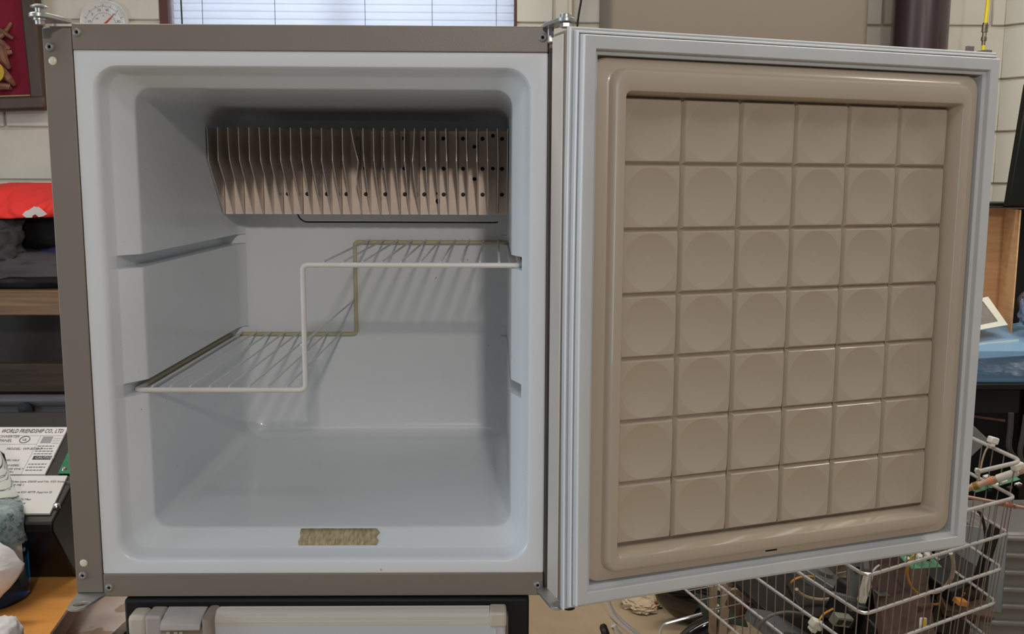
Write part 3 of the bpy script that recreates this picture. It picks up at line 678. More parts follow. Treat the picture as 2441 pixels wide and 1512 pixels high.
def ltext(par, body, size, x, y, m_=None, sx=1, al='LEFT'):
    me_loc = (T4 @ Vector((x, y, .0003)))-OFF[par]
    return text(body, size, par, m_ or tx, 'print', me_loc, R3.to_euler(), ext=.0001, align=al, sx=sx)
ltext(l1, 'WORLD FRIENDSHIP CO., LTD', .0118, xr1-.098, L1-.0165, None, .58) if False else None
ltext(l1, 'WORLD FRIENDSHIP CO., LTD', .0135, xr1-.004, L1-.0150, txd, .54, 'RIGHT')
ltext(l1, 'POWER CONVERTER', .0088, -.098, L1-.0270, tx, .75, 'CENTER'); ltext(l1, 'WITH PANEL', .0088, -.096, L1-.0365, tx, .8, 'CENTER')
ltext(l1, 'MODEL: WF-8735-P', .0078, -.077, L1-.0560, tx, .85)
for i, s_ in enumerate(('INPUT: 105-130 VAC', 'OUTPUT: 13.6 VDC 35 AMPS MAX', 'FUSE: SEE NOTE', 'TESTED TO STANDARD')): ltext(l1, s_, .0058, -.125, L1-.074-.008*i, tx, .9)
ltext(l1, 'CAUTION', .0072, -.0245, L1-.0765, labm, .9)
ltext(l1, 'RECOGNIZED', .0055, -.078, .018, tx); ltext(l1, 'FOR INDOOR USE ONLY', .0055, -.095, .010, tx); ltext(l1, 'DO NOT OPEN', .0055, -.085, .003, tx)
bm = B()
def lr(ax, ay, bx, by, h=.0002): box(bm, (ax, ay, 0), (bx, by, h), T4)
lr(-.0335, 0, -.0331, L1-.022); lr(-.20, L1-.0222, xr1, L1-.0218); lr(-.20, L1-.0425, -.0335, L1-.0421)
random.seed(3)
for i in range(12):                                          # fine print, right column
    y = L1-.090-.0068*i
    if y > .003: 
        x = -.030
        while x < -.004: 
            w_ = random.uniform(.002, .006); lr(x, y, min(x+w_, -.002), y+.0022); x += w_+.0012
for i in range(4):
    y = L1-.048-.006*i; x = -.030
    while x < -.004: w_ = random.uniform(.002, .006); lr(x, y, min(x+w_, -.002), y+.002); x += w_+.0012
obj('fine_print', bm, tx, l1, sharp=None)
bm = B(); box(bm, (-.028, L1-.0785, 0), (.0005, L1-.0700, .0002), T4); obj('caution_bar', bm, txd, l1, sharp=None)
bm = B(); box(bm, (-.0290, L1-.0400, 0), (-.0125, L1-.0240, .0002), T4); obj('grey_table', bm, mat('grey_print_block', (150, 148, 150), .7), l1, sharp=None)
bm = B()
for i in range(3): 
    for a_b in ((-.0105, L1-.0280-.0058*i, .001, L1-.0277-.0058*i), (-.0105, L1-.0300-.0058*i, .001, L1-.0297-.0058*i)): box(bm, (a_b[0], a_b[1], 0), (a_b[2], a_b[3], .0002), T4)
obj('rule_boxes', bm, tx, l1, sharp=None)
bm = B(); cc = Vector((-.0560, L1-.0315, .0003)); tube(bm, [T4 @ (cc+Vector((.0078*math.cos(t), .0078*math.sin(t), 0))) for t in [2*PI*i/28 for i in range(28)]], .0006, 4, closed=True)
obj('mark_ring', bm, txd, l1, sharp=None); ltext(l1, 'UL', .0075, -.0560, L1-.0340, txd, .8, 'CENTER')
for i, s_ in enumerate(('NOTES:', 'UL 891 and 67 Thermal & Molex type 20600 and No. 033 Assembly', '1 POINT Molex Type M7 2 OR M8 1', '', 'No. type QF5 Thermal & Molex type 033 40TR Approx D.', '', 'AND 40MO International magnetic CDI Max', 'works as a Supper Voltage 120 any Romex', 'Use Type and interrupting ratings', 'for to shunt breaker installed by AC Max.')):
    ltext(l2, s_, .0060 if i else .0058, -.104+(.004 if i > 5 else 0), -.0105-.0076*i, tx if i else tx, .92)
scr = mat('bright_screw', (220, 214, 204), .2, .9)
p = T4.inverted() @ at(160, 1190, .37)
obj('screw', lathe(B(), [(.0001, .005), (.003, .0045), (.0052, .002), (.0055, 0), (.0055, -.004)], 14, T4 @ Matrix.Translation((.0420, -.066, -.002)), cap=False), scr, cv)
pg = obj('circuit_board', box(B(), (.022, .002, -.0020), (.050, .052, -.0004), T4), mat('green_solder_mask', (30, 130, 84), .3, c2=(22, 92, 60), scale=90, coat=.5), cv, sharp=None)
for x, y, r in ((.0290, .012, .0045), (.034, .030, .0038), (.0370, .043, .0040)): obj('solder_dome', lathe(B(), [(.0001, r*.9), (r*.6, r*.7), (r, 0)], 12, T4 @ Matrix.Translation((x, y, -.0004)), cap=False), scr, pg)
obj('red_component', box(B(), (.0400, .027, -.0004), (.048, .036, .006), T4), mat('red_part', (200, 40, 44), .4), pg, bevel=.001)
# spray bottle with blue liquid, torn paper towel, white lump
bc = atz(-22, 1432, ZT); Yb = bc.y
rb = abs(at(64, 1400, Yb).x-bc.x)
zv = lambda v: at(30, v, Yb).z
rx = lambda u, v: max(.012, at(u, v, Yb).x-bc.x)
bt = thing('liquid_bottle', 'clear plastic bottle of foaming blue liquid standing on the orange table', 'bottle', (bc.x, bc.y, ZT))
prof = [(.0001, ZT+.0015), (rb*.86, ZT+.0015), (rb*.97, ZT+.006), (rb, ZT+.02), (rb, zv(1330)), (rx(58, 1290), zv(1290)), (rx(47, 1215), zv(1215)), (rx(30, 1180), zv(1180)), (rx(17, 1140), zv(1140)), (rx(5, 1090), zv(1090)), (.013, zv(1060)), (.013, zv(1030))]
TB = Matrix.Translation((bc.x, bc.y, 0))
clear = mat('clear_plastic', (240, 246, 240), .03, var=0, trans=1, ior=1.10); bluel = mat('blue_liquid', (16, 110, 168), .05, var=0, trans=.8, ior=1.33, c2=(8, 60, 110)); foam = mat('pale_blue_foam', (214, 224, 226), .3, c2=(150, 172, 186), scale=150, bump=.5, bscale=320)
obj('shell', lathe(B(), prof, 36, TB, cap=False), clear, bt, sharp=50)
zl = zv(1296)
inn = [(r*.955, max(z, ZT+.004)) for r, z in prof[1:5]]+[(rx(58, 1290)*.95, zl)]
obj('liquid', lathe(B(), [(.0001, ZT+.004)]+inn+[(.0001, zl)], 32, TB, cap=False), bluel, bt, sharp=50)
bm = lathe(B(), [(.0001, zl+.0005), (rx(57, 1288)*.95, zl+.0005), (rx(47, 1215)*.93, zv(1225)), (rx(30, 1180)*.85, zv(1212)), (.0001, zv(1205))], 32, TB, cap=False)
obj('foam', bm, foam, bt, sharp=60)
random.seed(5); bm = B()
for i in range(90):
    t = random.uniform(-2.2, .4); z = random.uniform(zl-.012, zv(1215)); fr2 = (z-zl)/(zv(1215)-zl); r = (rx(57, 1288)*(1-fr2)+rx(47, 1215)*fr2)*.93
    bmesh.ops.create_icosphere(bm, subdivisions=1, radius=random.uniform(.0018, .0042), matrix=Matrix.Translation((bc.x+r*math.cos(t), bc.y+r*math.sin(t), z)))
o = obj('bubbles', bm, mat('foam_bubble', (176, 196, 206), .08, var=.1, scale=200, coat=.8), bt, sharp=80); o['kind'] = 'stuff'
lb = B(); rr_ = rx(60, 1320)*1.004
loft(lb, [[Vector((bc.x+rr_*k*math.cos(t), bc.y+rr_*k*math.sin(t), z)) for t in [-.62+.5*i/8 for i in range(9)]] for k, z in ((.99, zv(1286)), (1.0, zv(1320)), (1.003, zv(1352)))], closed=False)
obj('label_edge', lb, mat('white_bottle_label', (214, 214, 206), .4), bt)
obj('spout', lathe(B(), [(.015, zv(1040)), (.016, zv(1030)), (.016, zv(985)), (.010, zv(980))], 20, TB), M['black'], bt, sharp=40) if False else None
# paper towel: a crumpled sheet standing in front of the bottle
Yp = bc.y-.075
pts = [(-60, 1290), (-20, 1295), (0, 1307), (10, 1312), (22, 1323), (33, 1340), (48, 1352), (44, 1368), (30, 1392), (14, 1411), (0, 1424), (-40, 1470)]
P_ = [at(u, v, Yp) for u, v in pts]; ctr = at(-20, 1370, Yp-.012)
bm = B(); pt_m = mat('white_paper_towel', (224, 222, 222), .9, var=.02, scale=20, bump=.3, bscale=200)
rings = [[ctr+Vector((0, 0, 0)) for _ in P_]]
for k in (.35, .7, .93, 1):
    rings.append([ctr.lerp(p, k)+Vector((0, .006*noise.noise(p*60+Vector((k*4, 0, 0)))+.012*(k*k), 0)) for p in P_])
loft(bm, rings); bmesh.ops.remove_doubles(bm, verts=bm.verts[:], dist=1e-5)
o = obj('paper_towel', bm, pt_m, label='torn white paper towel propped against the blue bottle', cat='paper', sharp=50); o.modifiers.new('s', 'SOLIDIFY').thickness = .0015
p = at(-14, 1482, .14); o = lump('paper_wad', (p.x, .16, ZT+.024), (.022, .022, .026), pt_m, 'small white paper wad on the table in front of the bottle', 'paper', .15, 21)

# ------------------------------------------------------------------ behind the door: cable, conduit, beige locker, pipe, hose
wcond = mat('painted_conduit', (214, 204, 182), .5)
x = at(1360, 30, YB-.02).x; o = obj('wall_conduit', tube(B(), [(x, YB-.025, -Z0+.002), (x, YB-.025, 2.05)], .0085, 12), wcond, label='thin cream conduit running up the wall behind the door hinge', cat='conduit')
P_ = [at(u, v, YB-.04) for u, v in ((1392, -260), (1389, -90), (1386, 0), (1381, 25), (1376, 60), (1374, 120), (1376, 600))]
obj('black_cable', tube(B(), rounded(P_, .1, 6), .0035, 8), M['black'], label='loose black cable hanging beside the cream conduit', cat='cable')
beige = mat('beige_locker_enamel', (118, 107, 94), .5, var=.02, scale=3)
bx0, bx1 = at(1452, 50, 2.24).x, at(2072, 60, 2.24).x
lk = thing('beige_locker', 'tall beige steel cabinet with rounded corners behind the open door', 'cabinet', ((bx0+bx1)/2, 2.4, -Z0))
pts = rrect(bx0, bx1, 2.24, 2.575, .022, 5)
obj('cabinet_body', prism(B(), [(p[0], p[1], -Z0+.03) for p in pts], (0, 0, 2.75)), beige, lk, sharp=30)
obj('plinth', box(B(), (bx0+.03, 2.27, -Z0), (bx1-.03, 2.55, -Z0+.03)), M['black_body'], lk)
p0, p1 = at(2155, 60, 2.3), at(2287, 60, 2.3); r_ = (p1.x-p0.x)/2; xc_ = (p0.x+p1.x)/2
pv = thing('vent_pipe', 'thick dark plum brown vent pipe standing against the cream wall', 'pipe', (xc_, 2.3+r_, -Z0))
pm = mat('plum_brown_pipe', (58, 42, 46), .32, var=.12, scale=3, coat=.3)
obj('pipe', lathe(B(), [(r_, -Z0+.012), (r_, 2.05)], 40, Matrix.Translation((xc_, 2.3+r_, 0))), pm, pv, sharp=60)
obj('flange', lathe(B(), [(r_+.03, -Z0), (r_+.03, -Z0+.012)], 40, Matrix.Translation((xc_, 2.3+r_, 0))), pm, pv, sharp=40)
hs = thing('air_hose', 'yellow hose with brass quick coupling hanging by the wall corner', 'hose', at(2345, 130, 2.25))
P_ = [at(u, v, 2.25) for u, v in ((2440, -1080), (2385, -420), (2368, -160), (2357, -20), (2353, 20), (2349, 57))]
obj('hose', tube(B(), rounded(P_, .05, 4), .0058, 10), mat('yellow_rubber', (226, 206, 40), .45), hs)
br = mat('worn_brass', (150, 140, 116), .3, .8, var=.15, scale=90)
q0, q1 = at(2349, 55, 2.25), at(2344, 108, 2.25); d = (q1-q0)
obj('coupling', tube(B(), [q0+d*t for t in (0, .08, .082, .42, .43, .62, .63, .8, .81, 1)], [.0085, .0088, .0098, .0098, .0070, .0070, .0090, .0090, .0062, .0058], 12), br, hs, sharp=30)
P_ = [at(u, v, 2.25) for u, v in ((2344, 108), (2343, 130), (2338, 170), (2330, 260))]
obj('lower_hose', tube(B(), P_, .0058, 10), bpy.data.materials['yellow_rubber'], hs)
# dark post, shelf edge, cardboard, framed panel, blue bin, crates
YR = 1.75
dk_ = mat('black_green_steel', (34, 38, 32), .35, .3, var=.15, scale=5)
a, c_ = at(2446, 250, YR), at(2408, 484, YR)
su = thing('storage_rack', 'black steel storage rack at the right wall holding the blue bin', 'rack', (a.x, YR+.1, -Z0))
bm = B(); prism(bm, [tuple(at(u, v, YR)) for u, v in ((2404, 490), (2462, 490), (2520, 120), (2452, 200))], (0, .03, 0)); obj('brace', bm, dk_, su, bevel=.003)
zs_ = at(2400, 487, YR).z; xl_, xr_ = at(2250, 487, YR).x, at(2640, 487, YR).x
obj('shelf_board', box(B(), (xl_, YR+.06, zs_-.008), (xr_, YR+.30, zs_+.002)), M['black'], su, bevel=.001)
zb_ = at(2380, 890, YR).z
obj('shelf_board', box(B(), (xl_, YR-.16, zb_-.014), (xr_, YR+.30, zb_)), M['black'], su, bevel=.001)
obj('back_panel', box(B(), (xl_, YR+.31, -Z0+.02), (xr_, YR+.318, zb_-.015)), M['black_body'], su)  # black sheet added to darken the background below the bin shelf
obj('dark_screen', box(B(), (at(2432, 600, YR+.12).x, YR+.235, zb_), (xr_, YR+.243, zs_-.009)), M['black_body'], su)  # black sheet added to darken the area right of the cardboard
obj('lower_board', box(B(), (xl_, YR+.02, -.62), (xr_, YR+.309, -.60)), M['black'], su)
for x, y in ((xl_+.01, YR+.27), (xr_-.04, YR+.27), (xr_-.04, YR-.14)): obj('post', box(B(), (x, y, -Z0), (x+.03, y+.025, zs_+.02 if y > YR else zb_)), dk_, su, bevel=.002)
obj('post', box(B(), (xl_+.01, YR-.14, -Z0), (xl_+.04, YR-.115, zb_-.015)), dk_, su, bevel=.002)
cb = mat('brown_cardboard', (232, 188, 140), .8, c2=(216, 170, 120), scale=9, bump=.2, stretch=(1, 1, 8))
a0, a1 = at(2270, 780, YR+.16), at(2408, 512, YR+.16)
cbx = thing('cardboard_box', 'open brown cardboard box standing on its side in the black rack', 'box', ((a0.x+a1.x)/2, YR+.1, zb_))
obj('back_panel', box(B(), (a0.x-.02, YR+.200, zb_+.001), (a1.x+.01, YR+.205, zs_-.016)), cb, cbx, sharp=None)
s0, s1 = at(2402, 700, YR+.1).x, 0
obj('side_panel', prism(B(), [(at(2424, 600, YR+.02).x+.004, YR+.02, zb_+.001), (at(2424, 600, YR+.02).x, YR+.02, zb_+.001), (a1.x+.004, YR+.199, zb_+.001), (a1.x+.009, YR+.199, zb_+.001)], (0, 0, zs_-.018-zb_)), cb, cbx, sharp=None)
obj('top_flap', box(B(), (a0.x, YR+.10, zs_-.016), (a1.x+.012, YR+.205, zs_-.012)), mat('white_flap', (196, 184, 170), .7), cbx, sharp=None)
# blue bin
zbn = zb_
bn0, bn1 = at(2290, 880, YR-.13).x, at(2520, 880, YR-.13).x; zt_ = at(2380, 838, YR-.15).z+.0
blue = mat('pale_blue_translucent_plastic', (120, 160, 196), .22, var=.04, alpha=.34, coat=.3)
bb = thing('blue_bin', 'pale blue translucent plastic bin of small parts on the rack', 'bin', ((bn0+bn1)/2, YR-.03, zb_))
def binring(i, z, r=.02): return [Vector((p[0], p[1], z)) for p in rrect(bn0-i, bn1+i, YR-.145-i, YR+.12+i, r+i*.5, 4)]
bm = B(); loft(bm, [binring(-.012, zb_+.001), binring(-.004, zt_), binring(.008, zt_+.002), binring(.010, zt_-.006), binring(.007, zt_-.006), binring(.006, zt_-.0005), binring(-.006, zt_-.0025), binring(-.014, zb_+.004)], cap0=True, cap1=True)
obj('tub', bm, blue, bb, sharp=40)
bm = B(); lt = (at(2300, 800, YR+.05)); rt_ = at(2441, 778, YR+.05)
# lid leaning up behind the bin
ldm = mat('blue_lid_plastic', (134, 172, 204), .25, var=.04, coat=.3)
lp = [at(2270, 862, YR-.10), at(2480, 848, YR-.10), at(2480, 766, YR+.08), at(2270, 800, YR+.08)]
ld = obj('bin_lid', prism(B(), [tuple(p) for p in lp], (0, -.001, .003)), ldm, label='blue plastic lid lying tilted over the back of the blue bin', cat='lid', bevel=.001)
rib = [lp[0].lerp(lp[3], .45), lp[0].lerp(lp[3], .45).lerp(lp[1].lerp(lp[2], .45), .74)]
obj('lid_rib', tube(B(), [p+Vector((0, -.004, .004)) for p in rib], .0055, 8), mat('pale_rib', (176, 196, 200), .4), ld)
obj('lid_rim', tube(B(), [lp[0]+Vector((0, -.002, .004)), lp[1]+Vector((0, -.002, .004))], .0028, 8), ldm, ld); obj('lid_rim', tube(B(), [lp[3]+Vector((0, -.002, .004)), lp[2]+Vector((0, -.002, .004))], .0028, 8), ldm, ld)
# tilted white bezel with a dark glass
o_ = [at(2322, 716, YR+.05), at(2355, 711, YR+.05), at(2402, 778, YR-.02), at(2300, 792, YR-.02), at(2300, 722, YR+.05)]
O4 = [at(2272, 726, YR+.055), at(2354, 710, YR+.055), at(2401, 777, YR-.01), at(2300, 795, YR-.01)]
nb = (O4[1]-O4[0]).cross(O4[3]-O4[0]).normalized()*-.006
cq = sum(O4, Vector())/4
I4 = [at(2292, 732, YR+.048), at(2342, 721, YR+.048), at(2378, 769, YR-.002), at(2318, 781, YR-.002)]
bm = B(); loft(bm, [[p+nb for p in I4], [p+nb for p in O4], O4, I4, [p+nb for p in I4]]); bmesh.ops.remove_doubles(bm, verts=bm.verts[:], dist=1e-6)
fz = obj('white_bezel', bm, mat('off_white_bezel', (222, 220, 206), .4), label='small tilted off-white frame with grey glass leaning above the blue bin', cat='frame', sharp=30)
obj('glass', prism(B(), [tuple(p) for p in I4], tuple(nb*.4)), mat('grey_glass', (134, 132, 122), .12, c2=(110, 100, 92), scale=18, coat=.5), fz, sharp=None)
# contents of the bin
bagm = mat('cloudy_plastic_bag', (206, 208, 214), .25, c2=(120, 112, 116), scale=40, bump=.8, bscale=60, coat=.4)
p = at(2440, 862, YR-.06); lump('parts_bag', (p.x, YR-.05, zb_+.030), (.070, .05, .030), bagm, 'crumpled clear bag of parts in the right of the blue bin', 'bag', .25, 31)
p = at(2365, 868, YR-.06); lump('parts_bag', (p.x, YR-.04, zb_+.026), (.040, .04, .022), bagm, 'small clear parts bag in the middle of the blue bin', 'bag', .25, 35)
P_ = [at(u, v, YR-.12) for u, v in ((2300, 866), (2325, 863), (2342, 866), (2354, 878))]
obj('red_wire', tube(B(), rounded(P_, .02, 4), .0022, 8), mat('red_wire_jacket', (176, 44, 84), .4), label='thin crimson wire curled in the left of the blue bin', cat='wire')
# black crate under the shelf, dark tray with tubes below
c0, c1 = at(2290, 985, YR-.12), at(2434, 905, YR-.12)
ck = thing('black_crate', 'black open plastic crate hanging below the rack shelf with the bin', 'crate', ((c0.x+c1.x)/2, YR, c0.z))
for n_, a, b2 in (('front_panel', (c0.x, YR-.12, c0.z), (c1.x, YR-.112, zb_-.016)), ('side_panel', (c1.x-.008, YR-.112, c0.z), (c1.x, YR+.10, zb_-.016)), ('side_panel', (c0.x, YR-.112, c0.z), (c0.x+.008, YR+.10, zb_-.016)), ('bottom_panel', (c0.x+.008, YR-.112, c0.z), (c1.x-.008, YR+.10, c0.z+.006))): obj(n_, box(B(), a, b2), M['black_body'], ck, bevel=.001)
zr = at(2360, 1000, YR-.10).z; a, c_ = at(2270, 985, YR-.1), at(2395, 1000, YR-.1)
obj('copper_tube', tube(B(), [(a.x, YR-.10, a.z), (c_.x, YR-.10, c_.z-.004)], .0045, 8), mat('dull_copper', (112, 76, 70), .5, .4), label='dull dark copper tube lying under the black crate', cat='tube')
greyt = mat('grey_rubber_hose', (62, 62, 62), .5, var=.1)
for i, pts in enumerate((((2446, 700), (2438, 705), (2432, 715), (2433, 730), (2450, 742)), ((2410, 985), (2408, 1030), (2402, 1070), (2425, 1100), (2470, 1120)), ((2445, 990), (2438, 1040), (2428, 1085), (2450, 1130)))):
    P_ = [at(u, v, YR-.2-.03*i if i else YR+.02) for u, v in pts]
    obj('rubber_hose', tube(B(), rounded(P_, .04, 5), .0085-.001*i, 10), greyt, label=('short grey hose end showing right of the cardboard box', 'grey rubber hose bending down beside the black crate', 'thin grey hose at the right edge below the rack')[i], cat='hose')
p = at(2436, 715, YR); lump('plastic_wrap', (p.x+.02, YR-.02, p.z-.03), (.030, .03, .05), mat('blue_white_wrap', (120, 140, 176), .2, c2=(60, 66, 84), scale=60, coat=.5), 'crumpled bluish plastic wrap right of the cardboard box', 'wrap', .35, 44)
# heater fins / louvred drum at the lower right
rbm = mat('grey_black_ribbed_plastic', (122, 120, 116), .42, var=.06, coat=.2)
Yv = 1.30
lv = thing('ribbed_bin', 'dark grey ribbed plastic bin standing behind the wire basket', 'bin', (at(2460, 1400, Yv).x, Yv+.2, -Z0))
xl_, xr_ = at(2352, 1400, Yv).x, at(2352, 1400, Yv).x+.50
ztb = at(2400, 1275, Yv).z
obj('tub', box(B(), (xl_+.004, Yv+.012, -Z0), (xr_, Yv+.28, ztb)), rbm, lv, bevel=.01)
dz_ = at(2400, 1275, Yv).z-at(2400, 1316, Yv).z
b = B(); tube(b, [(xr_-xl_, -.004, -.022), (.03, -.004, 0), (.010, .004, .001), (0, .03, .001), (0, .15, .001)], .0085, 8); ribm = mesh_of(b, 60)
for k in range(26):
    z = ztb-.012-dz_*k
    if z > -Z0+.03: sub(lv, 'rib', ribm, rbm, Vector((xl_, Yv+.012, z))-OFF[lv])
# ------------------------------------------------------------------ wire basket cart with its jumble
wirem = mat('chromed_wire', (206, 203, 202), .30, .45, var=.08, scale=40)
thinm = mat('dull_thin_wire', (150, 140, 136), .35, .5, var=.1, scale=30)
L0, R0_, Lb, Rb = Vector((1.1367, .70, 0)), Vector((1.5207, .9207, 0)), Vector((.847, 1.657, 0)), Vector((1.444, 1.86, 0))
HZ = [-.1140, -.1940, -.2743, -.3547, -.4336, -.5220, -.6080]
ct = thing('wire_basket_cart', 'chrome wire shopping basket cart full of salvaged parts under the open door', 'cart', (1.25, 1.2, -Z0))
cen = (L0+R0_+Lb+Rb)/4
def corner(z):
    k = (z-(-.3547))*.09
    return [p+(p-cen).normalized()*k+Vector((0, 0, z)) for p in (L0, R0_, Rb, Lb)]
for i, z in enumerate(HZ):
    q = corner(z)
    if i == 0: bm = tube(B(), rounded([q[0].lerp(q[3], .55), q[3], q[2], q[1], q[1].lerp(q[0], .32)], .03, 5), .0046, 10)
    else: bm = tube(B(), rounded(q, .022, 5, closed=True), .0036 if i > 1 else .004, 8, closed=True)
    obj('hoop', bm, wirem, ct)
zt2, zb2 = HZ[1], HZ[-1]
def vert(t, a, b_, ztop): 
    qt, qb = corner(ztop), corner(zb2); bm = tube(B(), [qt[a].lerp(qt[b_], t), qb[a].lerp(qb[b_], t)], .0013, 5); obj('upright_wire', bm, thinm, ct)
for k in range(18): vert((k+.6)/18, 0, 1, zt2)
for k in range(29): vert((k+.5)/29, 3, 0, zt2)
for k in range(24): vert((k+.5)/24, 1, 2, HZ[0])
for k in range(14): vert((k+.5)/14, 2, 3, HZ[0])
q = corner(zb2)
for k in range(16):
    t = (k+.5)/16; obj('floor_wire', tube(B(), [q[0].lerp(q[3], t), q[1].lerp(q[2], t)], .0014, 5), wirem, ct)
for p in corner(zb2)[:3]:
    obj('leg', tube(B(), [p.lerp(cen+Vector((0, 0, p.z)), .06), Vector((p.x, p.y, -Z0+.07)).lerp(Vector((cen.x, cen.y, -Z0+.07)), .06)], .009, 8), wirem, ct)
    c2_ = Vector((p.x, p.y, -Z0+.04)).lerp(Vector((cen.x, cen.y, -Z0+.04)), .06)
    wh = obj('wheel', lathe(B(), [(.0001, -.012), (.034, -.012), (.040, -.006), (.040, .006), (.034, .012), (.0001, .012)], 20, Matrix.Translation(c2_) @ Matrix.Rotation(PI/2, 4, 'X'), cap=False), M['black'], ct)
# contents ---------------------------------------------------------
def inb(s, t, z):                                            # s along front (left-right), t towards the back
    q = corner(z); a = q[0].lerp(q[1], s); b2 = q[3].lerp(q[2], s); return a.lerp(b2, t)
green = mat('green_board', (84, 142, 112), .4, c2=(56, 104, 78), scale=60); gmet = mat('grey_sheet_metal', (120, 124, 124), .4, .5, var=.08, scale=12); dmet = mat('dark_greasy_metal', (46, 42, 40), .45, .3, var=.15, scale=20)
pinkm = mat('pinkish_brown_panel', (104, 84, 78), .6, var=.1, scale=5); connm = mat('white_nylon_connector', (216, 214, 204), .4); ywire = mat('amber_wire', (190, 136, 50), .45); twire = mat('tan_wire', (168, 146, 124), .45); gwire = mat('grey_wire', (104, 98, 96), .5); gpart = mat('grey_green_part', (120, 128, 112), .5)
def jbox(n_, u, v, Y, sx, sy, sz, rot, m_, label, cat, extra=None, bv=.002):
    p = at(u, v, Y); o = thing(n_, label, cat, p); R_ = Euler(rot).to_matrix().to_4x4(); R_.translation = p
    obj('body', box(B(), (-sx/2, -sy/2, -sz/2), (sx/2, sy/2, sz/2), R_), m_, o, bevel=bv)
    if extra: extra(o, R_)
    return o
def jmesh(n_, bm, m_, label, cat, **k): return obj(n_, bm, m_, label=label, cat=cat, **k)
def chips(o, R_):
    random.seed(int(R_.translation.x*1e4) % 97)
    for i in range(7):
        x, y = random.uniform(-.05, .05), random.uniform(-.03, .03); s_ = random.uniform(.004, .009)
        obj('chip', box(B(), (x-s_, y-s_*.6, .001), (x+s_, y+s_*.6, .006), R_), M['black'] if i % 2 else connm, o)
jbox('base_panel', 1990, 1480, 1.18, .34, .40, .012, (.25, .1, .5), dmet, 'dark greasy steel plate lying deep in the wire basket', 'plate')
jbox('brown_panel', 2150, 1420, 1.02, .17, .02, .30, (-.35, .15, .5), pinkm, 'pinkish brown panel standing in the front of the basket', 'panel')
jbox('metal_bracket', 2040, 1390, 1.0, .045, .01, .12, (-.2, .05, .4), gmet, 'grey sheet metal bracket near the left of the basket', 'bracket', lambda o, R_: obj('hole_rim', lathe(B(), [(.004, -.002), (.007, -.002), (.007, .002), (.004, .002)], 12, R_ @ Matrix.Translation((0, -.008, .03)) @ Matrix.Rotation(PI/2, 4, 'X')), M['black'], o))
jbox('grey_cover', 1950, 1385, 1.35, .10, .12, .05, (.3, .2, .8), gmet, 'bluish grey metal motor cover in the back of the basket', 'cover', lambda o, R_: obj('boss', lathe(B(), [(.028, .02), (.028, .035), (.016, .04)], 18, R_), gmet, o))
jbox('circuit_board', 2178, 1322, .98, .12, .08, .0016, (.5, .2, .6), green, 'pale green circuit board just under the door, front of the basket', 'circuit board', chips, 0)
jbox('circuit_board', 2372, 1154, 1.02, .13, .018, .0016, (.25, -.12, .35), green, 'green circuit board lying along the rim beneath the long tube', 'circuit board', chips, 0)
jbox('circuit_board', 1720, 1455, 1.5, .14, .09, .0016, (.4, .3, .2), mat('dark_green_board', (48, 64, 50), .4), 'dark green circuit board at the far left of the basket', 'circuit board', chips, 0)
jbox('terminal_block', 2005, 1478, .95, .050, .020, .024, (.3, .3, .45), gpart, 'grey green terminal block hanging on the left wires of the basket', 'terminal block', lambda o, R_: [obj('slot', box(B(), (x-.008, -.0115, -.006), (x+.008, -.0100, .006), R_), M['black'], o) for x in (-.012, .012)])
jbox('black_motor', 2230, 1470, 1.12, .12, .10, .12, (.2, .3, .2), M['black'], 'black plastic motor housing low in the middle of the basket', 'motor')
jbox('silver_box', 1880, 1500, 1.12, .20, .10, .03, (.15, .35, .5), mat('silver_grey_case', (126, 130, 136), .35, .5), 'silver grey metal case at the lower left of the basket', 'case')
jbox('switch_box', 1930, 1465, 1.3, .07, .05, .05, (.3, .1, .3), M['black'], 'small black switch box behind the left basket wires', 'box')
jbox('lath', 1730, 1420, 1.45, .022, .02, .22, (-.1, .10, .1), mat('pale_slat', (176, 156, 134), .6), 'pale upright slat beyond the left end of the basket', 'slat')
jbox('lath', 1700, 1425, 1.45, .018, .02, .2, (-.1, .02, .1), mat('pale_slat_dark', (150, 130, 110), .6), 'narrow tan slat left of the pale slat', 'slat')
jbox('orange_part', 2290, 1435, .95, .030, .02, .012, (.2, .3, .4), mat('orange_clip', (206, 134, 60), .5), 'small orange plastic clip behind the front basket wires', 'clip')
jbox('nameplate', 2200, 1488, .86, .022, .004, .026, (-.2, .25, .5), connm, 'small white tag with yellow stripe low in the basket', 'tag', lambda o, R_: obj('stripe', box(B(), (-.003, -.004, -.012), (.004, -.0021, .012), R_), mat('yellow_stripe', (214, 180, 40), .5), o))
jbox('panel_sheet', 2310, 1350, 1.25, .16, .01, .20, (-.3, 0, -.5), gmet, 'grey sheet metal panel in the right end of the basket', 'panel')
jbox('dark_lever', 2350, 1330, 1.02, .02, .02, .16, (.1, .16, 0), M['black'], 'slim black lever standing at the right of the basket', 'lever')
jbox('frame_corner', 2290, 1050, 1.2, .10, .012, .09, (.2, .7, .2), mat('light_grey_panel', (130, 136, 138), .4, .2), 'light grey panel corner sticking out beside the open door', 'panel')
blackish = mat('black_rubber_part', (22, 21, 20), .5, var=.2, scale=20); brownish = mat('rusty_brown_part', (92, 66, 48), .6, c2=(56, 40, 30), scale=25); pale = mat('pale_grey_part', (150, 152, 150), .45, var=.1, scale=20)
def knob_(o, R_): obj('hub', lathe(B(), [(.006, .0), (.018, .002), (.018, .012), (.010, .016), (.006, .016)], 16, R_ @ Matrix.Translation((0, 0, .02))), pale, o)
def foot(o, R_): obj('mounting_ear', box(B(), (.03, -.012, -.012), (.06, .012, -.008), R_), gmet, o, bevel=.002)
